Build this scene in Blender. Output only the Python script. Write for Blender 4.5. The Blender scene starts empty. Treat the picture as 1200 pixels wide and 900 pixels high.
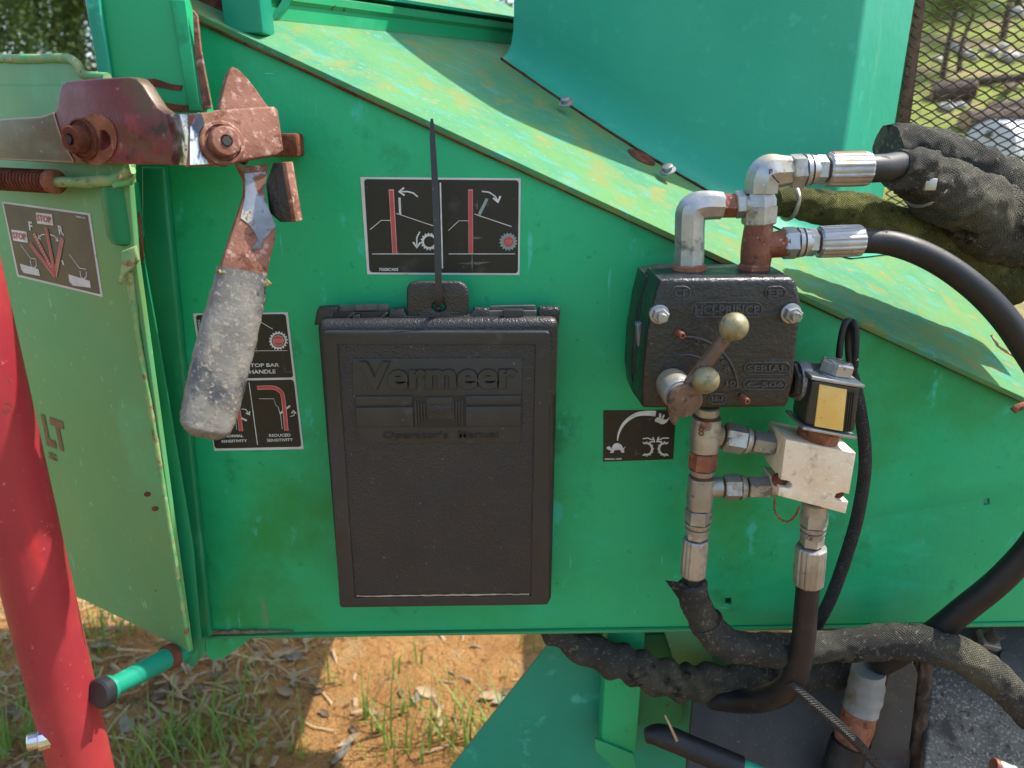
import bpy, bmesh, math, random
from mathutils import Vector as V, Matrix, noise

random.seed(7)
C = bpy.context.scene.collection
SC = bpy.context.scene
R = math.radians

# ------------------------------------------------------------------ camera
FPX, PITCH, CAM = 850.0, R(19.0), V((0, -0.85, 1.45))
cd = bpy.data.cameras.new('camera'); cam = bpy.data.objects.new('camera', cd); C.objects.link(cam)
cam.location = CAM; cam.rotation_euler = (R(90) - PITCH, 0, 0)
cd.sensor_width = 36; cd.lens = FPX / 1200 * 36; cd.clip_start = 0.02; cd.clip_end = 600
cd.dof.use_dof = True; cd.dof.focus_distance = 0.84; cd.dof.aperture_fstop = 5.5
SC.camera = cam

# ------------------------------------------------------------------ sky, sun, exposure
SUN = V((0.64, 0.15, 1.0)).normalized()           # direction towards the sun: right, a little behind the machine
w = bpy.data.worlds.new('World'); SC.world = w; w.use_nodes = True
nt = w.node_tree; nt.nodes.clear()
sky = nt.nodes.new('ShaderNodeTexSky'); sky.sky_type = 'NISHITA'; sky.sun_disc = False
sky.sun_elevation = math.asin(SUN.z); sky.sun_rotation = math.atan2(SUN.x, SUN.y)
sky.air_density = 1.0; sky.dust_density = 2.0
bg = nt.nodes.new('ShaderNodeBackground'); bg.inputs[1].default_value = 0.15
wo = nt.nodes.new('ShaderNodeOutputWorld')
nt.links.new(sky.outputs[0], bg.inputs[0]); nt.links.new(bg.outputs[0], wo.inputs[0])
sd = bpy.data.lights.new('sun', 'SUN'); sd.energy = 3.2; sd.angle = R(0.6); sd.color = (1, .95, .86)
so = bpy.data.objects.new('sun', sd); C.objects.link(so); so.rotation_euler = SUN.to_track_quat('Z', 'Y').to_euler()
so.location = (3, 1, 5)
SC.view_settings.view_transform = 'Standard'; SC.view_settings.look = 'None'
SC.view_settings.gamma = 1; SC.view_settings.exposure = 1.5; SC.view_settings.use_curve_mapping = False

# ------------------------------------------------------------------ pixel -> direction helpers
FW = V((0, math.cos(PITCH), -math.sin(PITCH))); UP = V((0, math.sin(PITCH), math.cos(PITCH))); RT = V((1, 0, 0))
def ray(px, py): return FW + RT * ((px - 600) / FPX) + UP * ((450 - py) / FPX)
def P(px, py, y=0.0):
    d = ray(px, py); return CAM + d * ((y - CAM.y) / d.y)
def PZ(px, py, z=0.0):
    d = ray(px, py); return CAM + d * ((z - CAM.z) / d.z)
def PL(px, py, p0, n):
    d = ray(px, py); return CAM + d * ((V(p0) - CAM).dot(n) / d.dot(n))
def mpp(y): return (y - CAM.y) / FPX * 1.06          # metres per photo pixel at depth y (roughly)

class Frame:
    """a flat working plane: origin, right, up, outward normal"""
    def __init__(s, o, n, up=V((0, 0, 1))):
        s.o = V(o); s.n = V(n).normalized(); s.u = V(up).cross(s.n).normalized(); s.v = s.n.cross(s.u)
    def q(s, px, py):
        p = PL(px, py, s.o, s.n) - s.o; return (p.dot(s.u), p.dot(s.v))
    def w(s, a, b, off=0): return s.o + s.u * a + s.v * b + s.n * off
    def off(s, d): return Frame(s.o + s.n * d, s.n, s.v)
    def mat(s, off=0):
        m = Matrix((s.u, s.v, s.n)).transposed().to_4x4(); m.translation = s.o + s.n * off; return m
def FY(y): return Frame((0, y, 1), (0, -1, 0))

# ------------------------------------------------------------------ materials
def lnk(nt, a, b): nt.links.new(a, b)
def mat(name, col, col2=None, ns=6, mix=(.35, .65), rough=.5, metal=0, bump=(), layers=(), spec=.5, edge=None, coord='P', trans=0):
    m = bpy.data.materials.new(name); m.use_nodes = True; nt = m.node_tree; N = nt.nodes
    b = N['Principled BSDF']
    if coord == 'UV': src = N.new('ShaderNodeTexCoord').outputs['UV']
    else: src = N.new('ShaderNodeNewGeometry').outputs['Position']
    def nz(scale, detail=5, stretch=None, ty='N', rgh=.55):
        s = src
        if stretch:
            mp = N.new('ShaderNodeMapping'); mp.inputs['Scale'].default_value = stretch; lnk(nt, s, mp.inputs[0]); s = mp.outputs[0]
        if ty == 'V':
            t = N.new('ShaderNodeTexVoronoi'); t.feature = 'SMOOTH_F1'; t.inputs['Scale'].default_value = scale; lnk(nt, s, t.inputs['Vector']); return t.outputs['Distance']
        t = N.new('ShaderNodeTexNoise'); t.inputs['Scale'].default_value = scale; t.inputs['Detail'].default_value = detail
        t.inputs['Roughness'].default_value = rgh; lnk(nt, s, t.inputs['Vector']); return t.outputs['Fac']
    def rng(fac, lo, hi):
        r = N.new('ShaderNodeMapRange'); r.inputs['From Min'].default_value = lo; r.inputs['From Max'].default_value = hi; r.interpolation_type = 'SMOOTHSTEP'
        lnk(nt, fac, r.inputs['Value']); return r.outputs['Result']
    def mixc(fac, a, bb):
        x = N.new('ShaderNodeMix'); x.data_type = 'RGBA'
        if fac is not None: lnk(nt, fac, x.inputs[0])
        for s, val in ((6, a), (7, bb)):
            if hasattr(val, 'node'): lnk(nt, val, x.inputs[s])
            else: x.inputs[s].default_value = (*val, 1)
        return x.outputs[2]
    def mixf(fac, a, bb):
        x = N.new('ShaderNodeMix'); x.data_type = 'FLOAT'; lnk(nt, fac, x.inputs[0])
        for s, val in ((2, a), (3, bb)):
            if hasattr(val, 'node'): lnk(nt, val, x.inputs[s])
            else: x.inputs[s].default_value = val
        return x.outputs[0]
    c2 = col2 or tuple(x * .8 for x in col)
    cur = mixc(rng(nz(ns, 6), *mix), col, c2)
    rr = mixf(rng(nz(ns * 2.3, 4), .3, .7), max(0, rough - .07), min(1, rough + .07)); mm = metal
    for L in layers:   # (colour, scale, lo, hi, roughness, metal, stretch)
        L = list(L) + [None] * (7 - len(L)); colr, sc, lo, hi, rg, mt, st = L
        f = rng(nz(sc, 8, st, rgh=.65), lo, hi)
        cur = mixc(f, cur, colr)
        if rg is not None: rr = mixf(f, rr, rg)
        if mt is not None: mm = mixf(f, mm, mt)
    if edge:   # worn edges: (colour, radius, lo, hi, roughness, metal)
        bv = N.new('ShaderNodeBevel'); bv.samples = 4; bv.inputs['Radius'].default_value = edge[1]
        g = N.new('ShaderNodeNewGeometry'); dp = N.new('ShaderNodeVectorMath'); dp.operation = 'DOT_PRODUCT'
        lnk(nt, bv.outputs[0], dp.inputs[0]); lnk(nt, g.outputs['Normal'], dp.inputs[1])
        ad = N.new('ShaderNodeMath'); ad.operation = 'MULTIPLY_ADD'; lnk(nt, nz(90, 6), ad.inputs[0]); ad.inputs[1].default_value = .22; lnk(nt, dp.outputs['Value'], ad.inputs[2])
        f = rng(ad.outputs[0], edge[3], edge[2])
        cur = mixc(f, cur, edge[0]); rr = mixf(f, rr, edge[4]); mm = mixf(f, mm, edge[5])
    lnk(nt, cur, b.inputs['Base Color']); lnk(nt, rr, b.inputs['Roughness'])
    if hasattr(mm, 'node'): lnk(nt, mm, b.inputs['Metallic'])
    else: b.inputs['Metallic'].default_value = mm
    b.inputs['Specular IOR Level'].default_value = spec
    prev = None
    for (ty, sc, st, di) in bump:
        bp = N.new('ShaderNodeBump'); bp.inputs['Strength'].default_value = st; bp.inputs['Distance'].default_value = di
        if ty == 'W':   # woven braid on tube UVs
            uv = N.new('ShaderNodeTexCoord').outputs['UV']; hs = []
            for sg in (1, -1):
                mp = N.new('ShaderNodeMapping'); mp.inputs['Rotation'].default_value = (0, 0, sg * R(45)); lnk(nt, uv, mp.inputs[0])
                wv = N.new('ShaderNodeTexWave'); wv.inputs['Scale'].default_value = sc; lnk(nt, mp.outputs[0], wv.inputs['Vector']); hs.append(wv.outputs['Fac'])
            mu = N.new('ShaderNodeMath'); mu.operation = 'MAXIMUM'; lnk(nt, hs[0], mu.inputs[0]); lnk(nt, hs[1], mu.inputs[1]); h = mu.outputs[0]
        elif ty == 'R':  # ribs along tube UVs
            uv = N.new('ShaderNodeTexCoord').outputs['UV']; wv = N.new('ShaderNodeTexWave'); wv.bands_direction = 'Y'; wv.inputs['Scale'].default_value = sc
            lnk(nt, uv, wv.inputs['Vector']); h = wv.outputs['Fac']
        else: h = nz(sc, 6, None, ty)
        lnk(nt, h, bp.inputs['Height'])
        if prev: lnk(nt, prev, bp.inputs['Normal'])
        prev = bp.outputs[0]
    if prev: lnk(nt, prev, b.inputs['Normal'])
    if trans:
        tb = N.new('ShaderNodeBsdfTranslucent'); lnk(nt, cur, tb.inputs[0]); ms = N.new('ShaderNodeMixShader'); ms.inputs[0].default_value = trans
        lnk(nt, b.outputs[0], ms.inputs[1]); lnk(nt, tb.outputs[0], ms.inputs[2]); lnk(nt, ms.outputs[0], N['Material Output'].inputs[0])
    return m

RUSTD = (.075, .026, .014); RUSTM = (.23, .085, .045); RUSTL = (.42, .19, .12)
M = {}
M['green'] = mat('green_paint', (.010, .305, .128), (.014, .335, .130), 3.5, rough=.42, spec=.28, bump=(('N', 260, .15, .001), ('N', 14, .10, .004), ('N', 4, .16, .03)),
    layers=[((.014, .37, .195), 5, .53, .70, .5, None, (1, 1, 2.4)), ((.016, .22, .055), 2.2, .50, .66, .46), ((.006, .20, .075), 8, .56, .68, .5), ((.035, .38, .24), 26, .60, .68, .6, None, (1, 1, .5)), ((.05, .40, .26), 16, .64, .69, .65, None, (4.5, 1, .6)), ((.07, .42, .28), 22, .675, .70, .65, None, (.5, 1, 5)), ((.008, .22, .09), 55, .63, .68, .5),
            ((.03, .035, .02), 110, .69, .705, .8), ((.16, .19, .085), 9, .63, .72, .8, None, (4, 1, .5)), ((.20, .21, .13), 24, .70, .73, .85), ((.08, .44, .31), 300, .66, .70, .7), ((.09, .05, .025), 42, .715, .73, .9)])
M['green_edge'] = mat('green_paint_worn_edges', (.010, .24, .095), (.014, .28, .11), 4, rough=.42, spec=.3, bump=(('N', 240, .12, .001),),
    layers=[((.03, .30, .14), 6, .55, .72, .5), (RUSTD, 34, .66, .70, .85), ((.05, .04, .02), 90, .715, .74, .8)], edge=((.12, .07, .035), .004, .93, 1.06, .85, 0))
M['faded'] = mat('chalky_faded_green_paint', (.046, .19, .095), (.085, .21, .07), 9, (.35, .6), rough=.75, spec=.2, bump=(('N', 180, .35, .0015), ('N', 30, .15, .003)),
    layers=[((.15, .19, .06), 14, .50, .66, .85, None, (1.6, 1, .8)), ((.055, .23, .155), 22, .54, .64, .7, None, (1, 2, 1)), ((.28, .18, .055), 46, .62, .69, .9, None, (.5, 1, 1)), ((.12, .225, .15), 120, .58, .66, .8), ((.10, .06, .03), 80, .70, .74, .9),
            ((.09, .15, .07), 3.6, .60, .74, .9)])
M['hood'] = mat('hood_green_paint', (.018, .275, .165), (.022, .30, .185), 2.4, rough=.46, spec=.3, bump=(('N', 120, .14, .001), ('N', 5, .16, .03)),
    layers=[((.05, .35, .23), 4, .54, .8, .55, None, (1, 1, .5)), ((.035, .32, .205), 40, .58, .68, .6), ((.02, .05, .03), 80, .725, .745, .8), ((.12, .36, .19), 7, .64, .78, .7, None, (1, 1, .3)), ((.07, .46, .32), 240, .68, .73, .7)])
M['olive'] = mat('olive_faded_green_paint', (.088, .265, .095), (.10, .285, .11), 3, rough=.5, spec=.35, bump=(('N', 160, .15, .001), ('N', 10, .06, .005)),
    layers=[((.14, .26, .085), 2.6, .50, .70, .5), ((.075, .34, .15), 4.5, .54, .70, .42), ((.25, .40, .25), 24, .64, .72, .6, None, (2, 1, .5)), ((.22, .38, .22), 90, .62, .70, .6), ((.06, .035, .015), 75, .715, .735, .9)])
M['dgreen'] = mat('dark_shaded_green_paint', (.006, .15, .06), (.008, .18, .075), 5, rough=.4, spec=.3, bump=(('N', 200, .1, .001),), layers=[((.03, .26, .12), 9, .58, .72, .5, None, (1, 1, .3)), (RUSTD, 40, .67, .72, .9)])  # dark green, also standing for shade on some folded faces
M['teal'] = mat('teal_green_paint', (.008, .20, .125), (.010, .23, .145), 6, rough=.45, spec=.3, bump=(('N', 200, .12, .001),), layers=[((.05, .05, .03), 60, .70, .73, .9), ((.05, .36, .25), 18, .60, .70, .6)])
M['chip'] = mat('bare_paint_edge', (.22, .30, .12), (.07, .27, .09), 40, rough=.65, layers=[((.17, .08, .04), 55, .53, .63, .9), ((.4, .38, .24), 90, .6, .68, .7)])
M['rust'] = mat('rust', (.165, .062, .033), (.25, .105, .06), 40, rough=.85, spec=.2, bump=(('N', 300, .6, .001), ('N', 70, .4, .002)), layers=[(RUSTD, 60, .52, .66, .9), ((.27, .12, .045), 22, .58, .70, .85), ((.34, .19, .12), 150, .60, .68, .8)])
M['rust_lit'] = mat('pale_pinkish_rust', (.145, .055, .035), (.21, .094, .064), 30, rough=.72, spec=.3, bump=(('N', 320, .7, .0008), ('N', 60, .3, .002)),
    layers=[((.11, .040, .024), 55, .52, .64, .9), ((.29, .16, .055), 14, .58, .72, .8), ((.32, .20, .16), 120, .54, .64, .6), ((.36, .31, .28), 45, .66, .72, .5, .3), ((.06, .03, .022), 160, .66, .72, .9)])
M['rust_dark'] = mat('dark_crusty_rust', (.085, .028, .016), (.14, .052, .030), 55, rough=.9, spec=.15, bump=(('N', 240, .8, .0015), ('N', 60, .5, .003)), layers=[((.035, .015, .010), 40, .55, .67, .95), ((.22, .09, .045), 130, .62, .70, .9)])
M['bar'] = mat('worn_red_bar_steel', (.13, .016, .022), (.085, .020, .022), 14, rough=.36, bump=(('N', 200, .3, .001), ('N', 40, .12, .003)), edge=((.30, .22, .16), .003, .95, 1.06, .4, .7),
    layers=[((.085, .060, .030), 9, .53, .64, .45, .2, (.8, 1, 1)), ((.022, .018, .018), 15, .55, .64, .4, .2), ((.19, .085, .03), 12, .62, .72, .8), ((.19, .028, .033), 26, .58, .68, .45), ((.18, .13, .09), 130, .64, .70, .6), ((.04, .02, .015), 90, .64, .70, .8)])
M['bar_steel'] = mat('worn_bare_steel', (.15, .135, .10), (.085, .075, .05), 12, rough=.42, metal=.6, bump=(('N', 200, .3, .001),), edge=((.4, .33, .24), .003, .95, 1.06, .4, .7),
    layers=[((.10, .08, .035), 14, .46, .62, .6, .1, (.6, 1, 2)), ((.19, .09, .04), 26, .57, .70, .85, 0), ((.26, .23, .17), 110, .60, .68, .5, .5)])
M['polish'] = mat('polished_black_steel', (.05, .05, .055), (.24, .24, .25), 20, (.45, .6), rough=.24, metal=.85, bump=(('N', 90, .2, .001),), layers=[((.75, .75, .77), 16, .48, .58, .3, .7, (3, 1, .7)), ((.02, .018, .016), 60, .58, .66, .5, .2)])
M['blue_steel'] = mat('scraped_blue_grey_steel', (.10, .12, .145), (.22, .24, .27), 25, rough=.42, metal=.4, bump=(('N', 150, .3, .001),), layers=[((.40, .36, .30), 40, .56, .64, .6, 0), ((.15, .065, .04), 38, .53, .62, .9, 0), ((.05, .05, .055), 80, .58, .66, .6)])
M['red'] = mat('red_paint', (.27, .022, .030), (.22, .016, .023), 5, rough=.52, bump=(('N', 30, .1, .003), ('N', 240, .1, .001)), spec=.4,
    layers=[((.33, .035, .035), 4, .52, .72, .55), ((.33, .018, .02), 14, .58, .68, .6, None, (1, 1, .3)), ((.10, .018, .014), 60, .65, .68, .9), ((.07, .025, .015), 14, .66, .69, .9, None, (2.5, 2.5, .35)), ((.42, .10, .085), 120, .63, .69, .7), ((.36, .10, .07), 7, .58, .70, .7, None, (1, 1, .5))])
M['zinc'] = mat('zinc_plated_steel', (.27, .275, .28), (.38, .385, .39), 30, rough=.42, metal=.75, bump=(('N', 300, .25, .0006),),
    layers=[((.26, .235, .165), 24, .50, .66, .55, .4), ((.22, .10, .055), 60, .65, .71, .85, 0), ((.13, .125, .115), 45, .58, .67, .6, .4), ((.5, .5, .5), 150, .64, .7, .4, .8)])
M['zinc_dirty'] = mat('tarnished_zinc', (.245, .235, .205), (.36, .355, .33), 26, rough=.45, metal=.65, bump=(('N', 260, .35, .0008),),
    layers=[((.20, .155, .09), 20, .52, .66, .7, .2), ((.17, .07, .03), 30, .61, .70, .9, 0), ((.085, .075, .06), 60, .58, .67, .7, .3), ((.34, .36, .36), 120, .62, .68, .5, .5)])
M['chrome'] = mat('bright_plated_steel', (.6, .6, .61), (.45, .45, .47), 30, rough=.25, metal=1.0, layers=[((.2, .17, .13), 50, .58, .68, .6, .4)])
M['copper'] = mat('copper_red_rust', (.24, .085, .048), (.17, .058, .033), 60, rough=.6, metal=.25, bump=(('N', 200, .3, .001),), layers=[((.32, .16, .10), 40, .58, .68, .6)])
M['rust_red'] = mat('red_brown_rusty_fitting', (.14, .042, .021), (.21, .072, .04), 50, rough=.58, metal=.25, bump=(('N', 300, .8, .001),), layers=[((.06, .02, .014), 70, .56, .66, .8), ((.36, .19, .13), 150, .60, .67, .45)])
M['cast'] = mat('black_painted_cast_iron', (.0075, .0078, .009), (.012, .012, .014), 20, rough=.36, bump=(('N', 200, .9, .0015), ('N', 480, .5, .0006), ('N', 35, .35, .004)),
    layers=[((.035, .032, .028), 12, .58, .76, .65), ((.09, .088, .088), 150, .65, .71, .6), ((.07, .035, .02), 60, .69, .73, .9)], edge=((.055, .056, .062), .003, .94, 1.07, .5, 0))
M['plastic'] = mat('pebbled_black_plastic', (.014, .0138, .0135), (.02, .0195, .019), 9, rough=.42, bump=(('V', 620, .7, .0011), ('N', 300, .4, .0008)),
    layers=[((.042, .038, .031), 8, .54, .76, .75), ((.15, .135, .11), 190, .68, .73, .9)], edge=((.065, .06, .05), .003, .93, 1.05, .7, 0))
M['plastic_smooth'] = mat('smooth_black_plastic', (.0115, .013, .0155), (.0155, .017, .020), 6, rough=.46, bump=(('N', 420, .2, .0006), ('N', 25, .06, .003)),
    layers=[((.028, .028, .027), 6, .52, .76, .7, None, (1, 1, .5)), ((.16, .145, .12), 170, .66, .70, .9), ((.045, .04, .034), 30, .60, .70, .8)])
M['plastic_grain'] = mat('leather_grain_black_plastic', (.0105, .012, .0145), (.014, .016, .019), 9, rough=.48, bump=(('N', 420, .9, .0013), ('V', 400, .5, .0011)),
    layers=[((.03, .03, .029), 10, .56, .76, .8), ((.17, .15, .12), 210, .66, .70, .9)])
M['recess_shade'] = mat('black_recess_shade', (.006, .006, .006), rough=.6)  # near-black colour stands for shade inside grooves and recesses
M['plastic_grey'] = mat('dusty_grey_plastic', (.045, .044, .042), (.07, .068, .064), 40, rough=.6, bump=(('N', 300, .2, .001),))
M['rubber'] = mat('black_rubber_hose', (.008, .008, .0095), (.014, .014, .0155), 14, spec=.35, rough=.5, bump=(('W', 22, .12, .0006), ('N', 300, .3, .0006)), layers=[((.04, .038, .034), 12, .56, .76, .8), ((.03, .028, .025), 60, .58, .66, .9), ((.09, .085, .075), 200, .66, .72, .9)])
M['sleeve'] = mat('dusty_black_woven_sleeve', (.040, .039, .035), (.065, .062, .052), 14, rough=.9, spec=.15, bump=(('W', 13, 1., .0022), ('N', 60, .6, .004)), layers=[((.10, .093, .062), 9, .47, .64, .95), ((.016, .016, .015), 22, .54, .66, .95), ((.17, .155, .12), 190, .56, .66, .95)])
M['sleeve_olive'] = mat('olive_moss_woven_sleeve', (.045, .047, .020), (.08, .082, .026), 18, rough=.9, spec=.15, bump=(('W', 13, 1., .0022), ('N', 50, .6, .004)), layers=[((.15, .155, .045), 14, .50, .64, .95), ((.016, .016, .012), 26, .58, .68, .95), ((.22, .21, .09), 200, .60, .68, .95)])
M['braid'] = mat('black_braided_cable_sleeve', (.010, .010, .011), (.018, .018, .02), 60, rough=.5, bump=(('W', 11, 1., .003),), layers=[((.06, .07, .085), 260, .56, .64, .5)])
M['grip'] = mat('worn_grey_grip_coating', (.095, .089, .079), (.15, .139, .12), 26, rough=.5, spec=.5, bump=(('N', 360, .5, .0008), ('N', 70, .5, .003)),
    layers=[((.030, .032, .037), 16, .50, .64, .45), ((.21, .185, .135), 200, .54, .64, .42), ((.23, .19, .11), 60, .64, .72, .6), ((.05, .05, .05), 170, .60, .70, .6)])  # fine pale speckle paints sun sparkle onto the worn coating
M['gripold'] = mat('torn_grip_rim', (.34, .27, .10), (.12, .085, .04), 80, rough=.8)
M['alu'] = mat('weathered_aluminium_block', (.60, .48, .34), (.66, .55, .41), 40, rough=.55, metal=.12, bump=(('N', 260, .4, .0006),), layers=[((.42, .33, .22), 50, .55, .67, .7, .05), ((.70, .62, .50), 140, .56, .64, .5, .2), ((.30, .22, .15), 220, .66, .71, .8)])
M['gold'] = mat('faded_gold_label', (.58, .36, .085), (.62, .42, .13), 40, rough=.5, layers=[((.40, .22, .05), 160, .60, .67, .7)])
M['coil'] = mat('black_coil_housing', (.012, .012, .013), (.02, .02, .02), 20, rough=.35)
M['decal_white'] = mat('decal_white', (.52, .52, .51), (.42, .42, .40), 14, rough=.5, layers=[((.22, .21, .18), 60, .62, .70, .8)])
M['decal_black'] = mat('decal_black', (.014, .0125, .011), (.018, .016, .013), 8, rough=.42, spec=.3, layers=[((.045, .042, .04), 22, .57, .73, .6), ((.10, .095, .09), 130, .65, .70, .8), ((.13, .13, .13), 26, .66, .68, .7, None, (6, 1, .6)), ((.11, .10, .09), 20, .66, .68, .7, None, (.5, 1, 5))])
M['decal_brown'] = mat('faded_brown_black_decal', (.052, .040, .022), (.065, .050, .028), 8, rough=.5, layers=[((.10, .085, .06), 26, .57, .73, .6)])
M['ink_white'] = mat('white_print', (.56, .56, .55), (.42, .42, .41), 50, rough=.5)
M['ink_grey'] = mat('grey_print', (.20, .26, .255), (.16, .21, .20), 50, rough=.5)
M['ink_red'] = mat('red_print', (.42, .05, .055), (.34, .05, .05), 50, rough=.5)
M['ink_pink'] = mat('faded_pink_print', (.50, .25, .22), (.42, .17, .15), 50, rough=.5)
M['ink_brown'] = mat('brown_print', (.12, .05, .02), (.15, .075, .035), 60, rough=.6)
M['gold_knob'] = mat('tarnished_brass_knob', (.17, .15, .075), (.24, .215, .125), 60, rough=.48, metal=.3, bump=(('N', 200, .4, .0008),), layers=[((.10, .085, .04), 45, .53, .65, .7), ((.34, .32, .21), 130, .6, .67, .5)])
M['plate_black'] = mat('dusty_black_plate', (.032, .032, .030), (.045, .044, .040), 6, rough=.7, bump=(('N', 260, .4, .001),), layers=[((.085, .08, .068), 8, .52, .70, .9), ((.15, .14, .12), 230, .62, .68, .95)])
M['grit'] = mat('gritty_grey_plate', (.085, .081, .072), (.12, .115, .10), 12, rough=.9, spec=.2, bump=(('N', 260, 1, .003),), layers=[((.26, .24, .20), 240, .52, .62, .95), ((.035, .034, .03), 90, .56, .66, .9), ((.045, .044, .04), 14, .56, .68, .9)])
M['cuff'] = mat('grey_cast_coupling', (.15, .16, .155), (.22, .23, .215), 25, rough=.65, bump=(('N', 200, .5, .001),), layers=[((.12, .095, .06), 22, .52, .67, .9)])
M['wire'] = mat('rusty_mesh_steel', (.15, .075, .048), (.095, .047, .03), 90, rough=.9)
M['foam'] = mat('frayed_rubber_strip', (.022, .016, .012), (.06, .038, .025), 40, rough=.9, bump=(('N', 90, 1, .006),))
M['brown_steel'] = mat('brown_oxidised_steel', (.10, .062, .042), (.15, .095, .066), 45, rough=.6, metal=.3, bump=(('N', 200, .5, .001),), layers=[((.05, .028, .018), 60, .54, .66, .8), ((.24, .15, .10), 130, .60, .68, .6)])
M['weld'] = mat('rusty_tan_weld', (.16, .12, .07), (.10, .06, .035), 60, rough=.85, bump=(('N', 160, .8, .002),), layers=[((.03, .20, .09), 30, .55, .65, .6)])

# ground
def soil():
    return mat('orange_clay_soil', (.60, .32, .12), (.48, .235, .085), 5, rough=.95, spec=.1, bump=(('N', 45, 1, .03), ('N', 180, .9, .008)),
        layers=[((.56, .35, .165), 9, .52, .68), ((.27, .12, .052), 28, .56, .66), ((.11, .08, .045), 2.2, .60, .70), ((.25, .20, .12), 55, .62, .68), ((.16, .075, .035), 130, .60, .68)])
M['soil'] = soil()
M['bankgrass'] = mat('sunlit_grass_bank', (.21, .24, .055), (.15, .185, .045), 2.0, rough=.95, spec=.1, bump=(('N', 30, 1, .05),), layers=[((.28, .21, .12), 1.2, .50, .62), ((.07, .11, .03), 4, .56, .7)])
M['grass'] = mat('grass_blade', (.13, .24, .035), (.22, .30, .06), 9, rough=.6, trans=.35)
M['straw'] = mat('dry_straw', (.38, .29, .15), (.25, .17, .085), 14, rough=.85)
M['leaf'] = mat('dry_leaf', (.40, .28, .17), (.29, .195, .115), 30, rough=.85, trans=.2, layers=[((.36, .28, .19), 20, .55, .7)])
M['leaf_dark'] = mat('dark_dry_leaf', (.17, .105, .06), (.11, .07, .042), 30, rough=.85, trans=.2)
M['leaf_grey'] = mat('grey_dry_leaf', (.30, .26, .21), (.20, .17, .135), 30, rough=.85, trans=.2)
M['bark'] = mat('tree_bark', (.075, .055, .04), (.045, .034, .026), 8, rough=.95, bump=(('N', 25, 1, .03),))
M['fol'] = [mat('leaves_mid', (.075, .15, .022), (.12, .20, .03), 2, rough=.55, trans=.45), mat('leaves_light', (.15, .24, .035), (.10, .18, .028), 2, rough=.55, trans=.5), mat('leaves_dark', (.045, .085, .02), (.06, .11, .025), 2, rough=.6, trans=.35)]
M['cutwood'] = mat('cut_log_end', (.50, .33, .20), (.40, .25, .14), 30, rough=.9, layers=[((.25, .15, .08), 20, .58, .7)])
M['paleplastic'] = mat('pale_grey_plastic', (.55, .57, .60), (.48, .50, .54), 4, rough=.45)
M['stone'] = mat('pale_stone', (.42, .40, .38), (.30, .28, .26), 9, rough=.9, bump=(('N', 30, .6, .02),))

# ------------------------------------------------------------------ object helpers
WL = {}
def thing(name, label, cat, loc, group=None):
    o = bpy.data.objects.new(name, None); C.objects.link(o); o.location = V(loc); o.empty_display_size = .05
    o['label'] = label; o['category'] = cat
    if group: o['group'] = group
    WL[o] = V(loc); return o
def tag(o, label, cat, group=None, kind=None):
    if kind: o['kind'] = kind
    if label: o['label'] = label
    if cat: o['category'] = cat
    if group: o['group'] = group
    return o
def link(name, me, m, parent=None, smooth=35, label=None):
    if not me.vertices: raise Exception('empty ' + name)
    co = [v.co for v in me.vertices]
    c = V([(min(p[i] for p in co) + max(p[i] for p in co)) / 2 for i in range(3)])
    me.transform(Matrix.Translation(-c))
    o = bpy.data.objects.new(name, me); C.objects.link(o); o.location = c; WL[o] = c
    me.name = name
    me.materials.clear(); me.materials.append(m)
    if not smooth: me.polygons.foreach_set('use_smooth', [False] * len(me.polygons)); me.update()
    else:
        me.polygons.foreach_set('use_smooth', [True] * len(me.polygons)); me.update()
        me.set_sharp_from_angle(angle=R(smooth))
    if parent:
        o.parent = parent; o.matrix_parent_inverse = Matrix.Translation(-WL[parent])
    if label: o['label'] = label
    return o
def bm_mesh(bm):
    me = bpy.data.meshes.new('m'); bmesh.ops.recalc_face_normals(bm, faces=bm.faces[:]); bm.to_mesh(me); bm.free(); return me
def round_poly(pts, r, seg=5):
    out = []; n = len(pts)
    for i in range(n):
        rr = r[i] if isinstance(r, (list, tuple)) else r
        p = V(pts[i]); a = V(pts[i - 1]); b = V(pts[(i + 1) % n])
        if rr <= 0: out.append(tuple(p)); continue
        da = (a - p); db = (b - p); la, lb = da.length, db.length; da.normalize(); db.normalize()
        ang = da.angle(db)
        if abs(ang - math.pi) < .02: out.append(tuple(p)); continue
        t = min(rr / math.tan(ang / 2), la * .48, lb * .48)
        p0, p1 = p + da * t, p + db * t
        for k in range(seg + 1):
            s = k / seg; out.append(tuple(p0 * (1 - s) ** 2 + p * 2 * s * (1 - s) + p1 * s * s))
    return out
def smooth_loop(pts, k=5, closed=True):
    out = []; n = len(pts); rg = range(n) if closed else range(n - 1)
    for i in rg:
        g = (lambda j: V(pts[j % n])) if closed else (lambda j: V(pts[max(0, min(n - 1, j))]))
        p0, p1, p2, p3 = g(i - 1), g(i), g(i + 1), g(i + 2)
        for s in range(k):
            t = s / k
            out.append(tuple(.5 * (2 * p1 + (p2 - p0) * t + (2 * p0 - 5 * p1 + 4 * p2 - p3) * t * t + (3 * p1 - p0 - 3 * p2 + p3) * t ** 3)))
    if not closed: out.append(tuple(V(pts[-1])))
    return out
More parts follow.
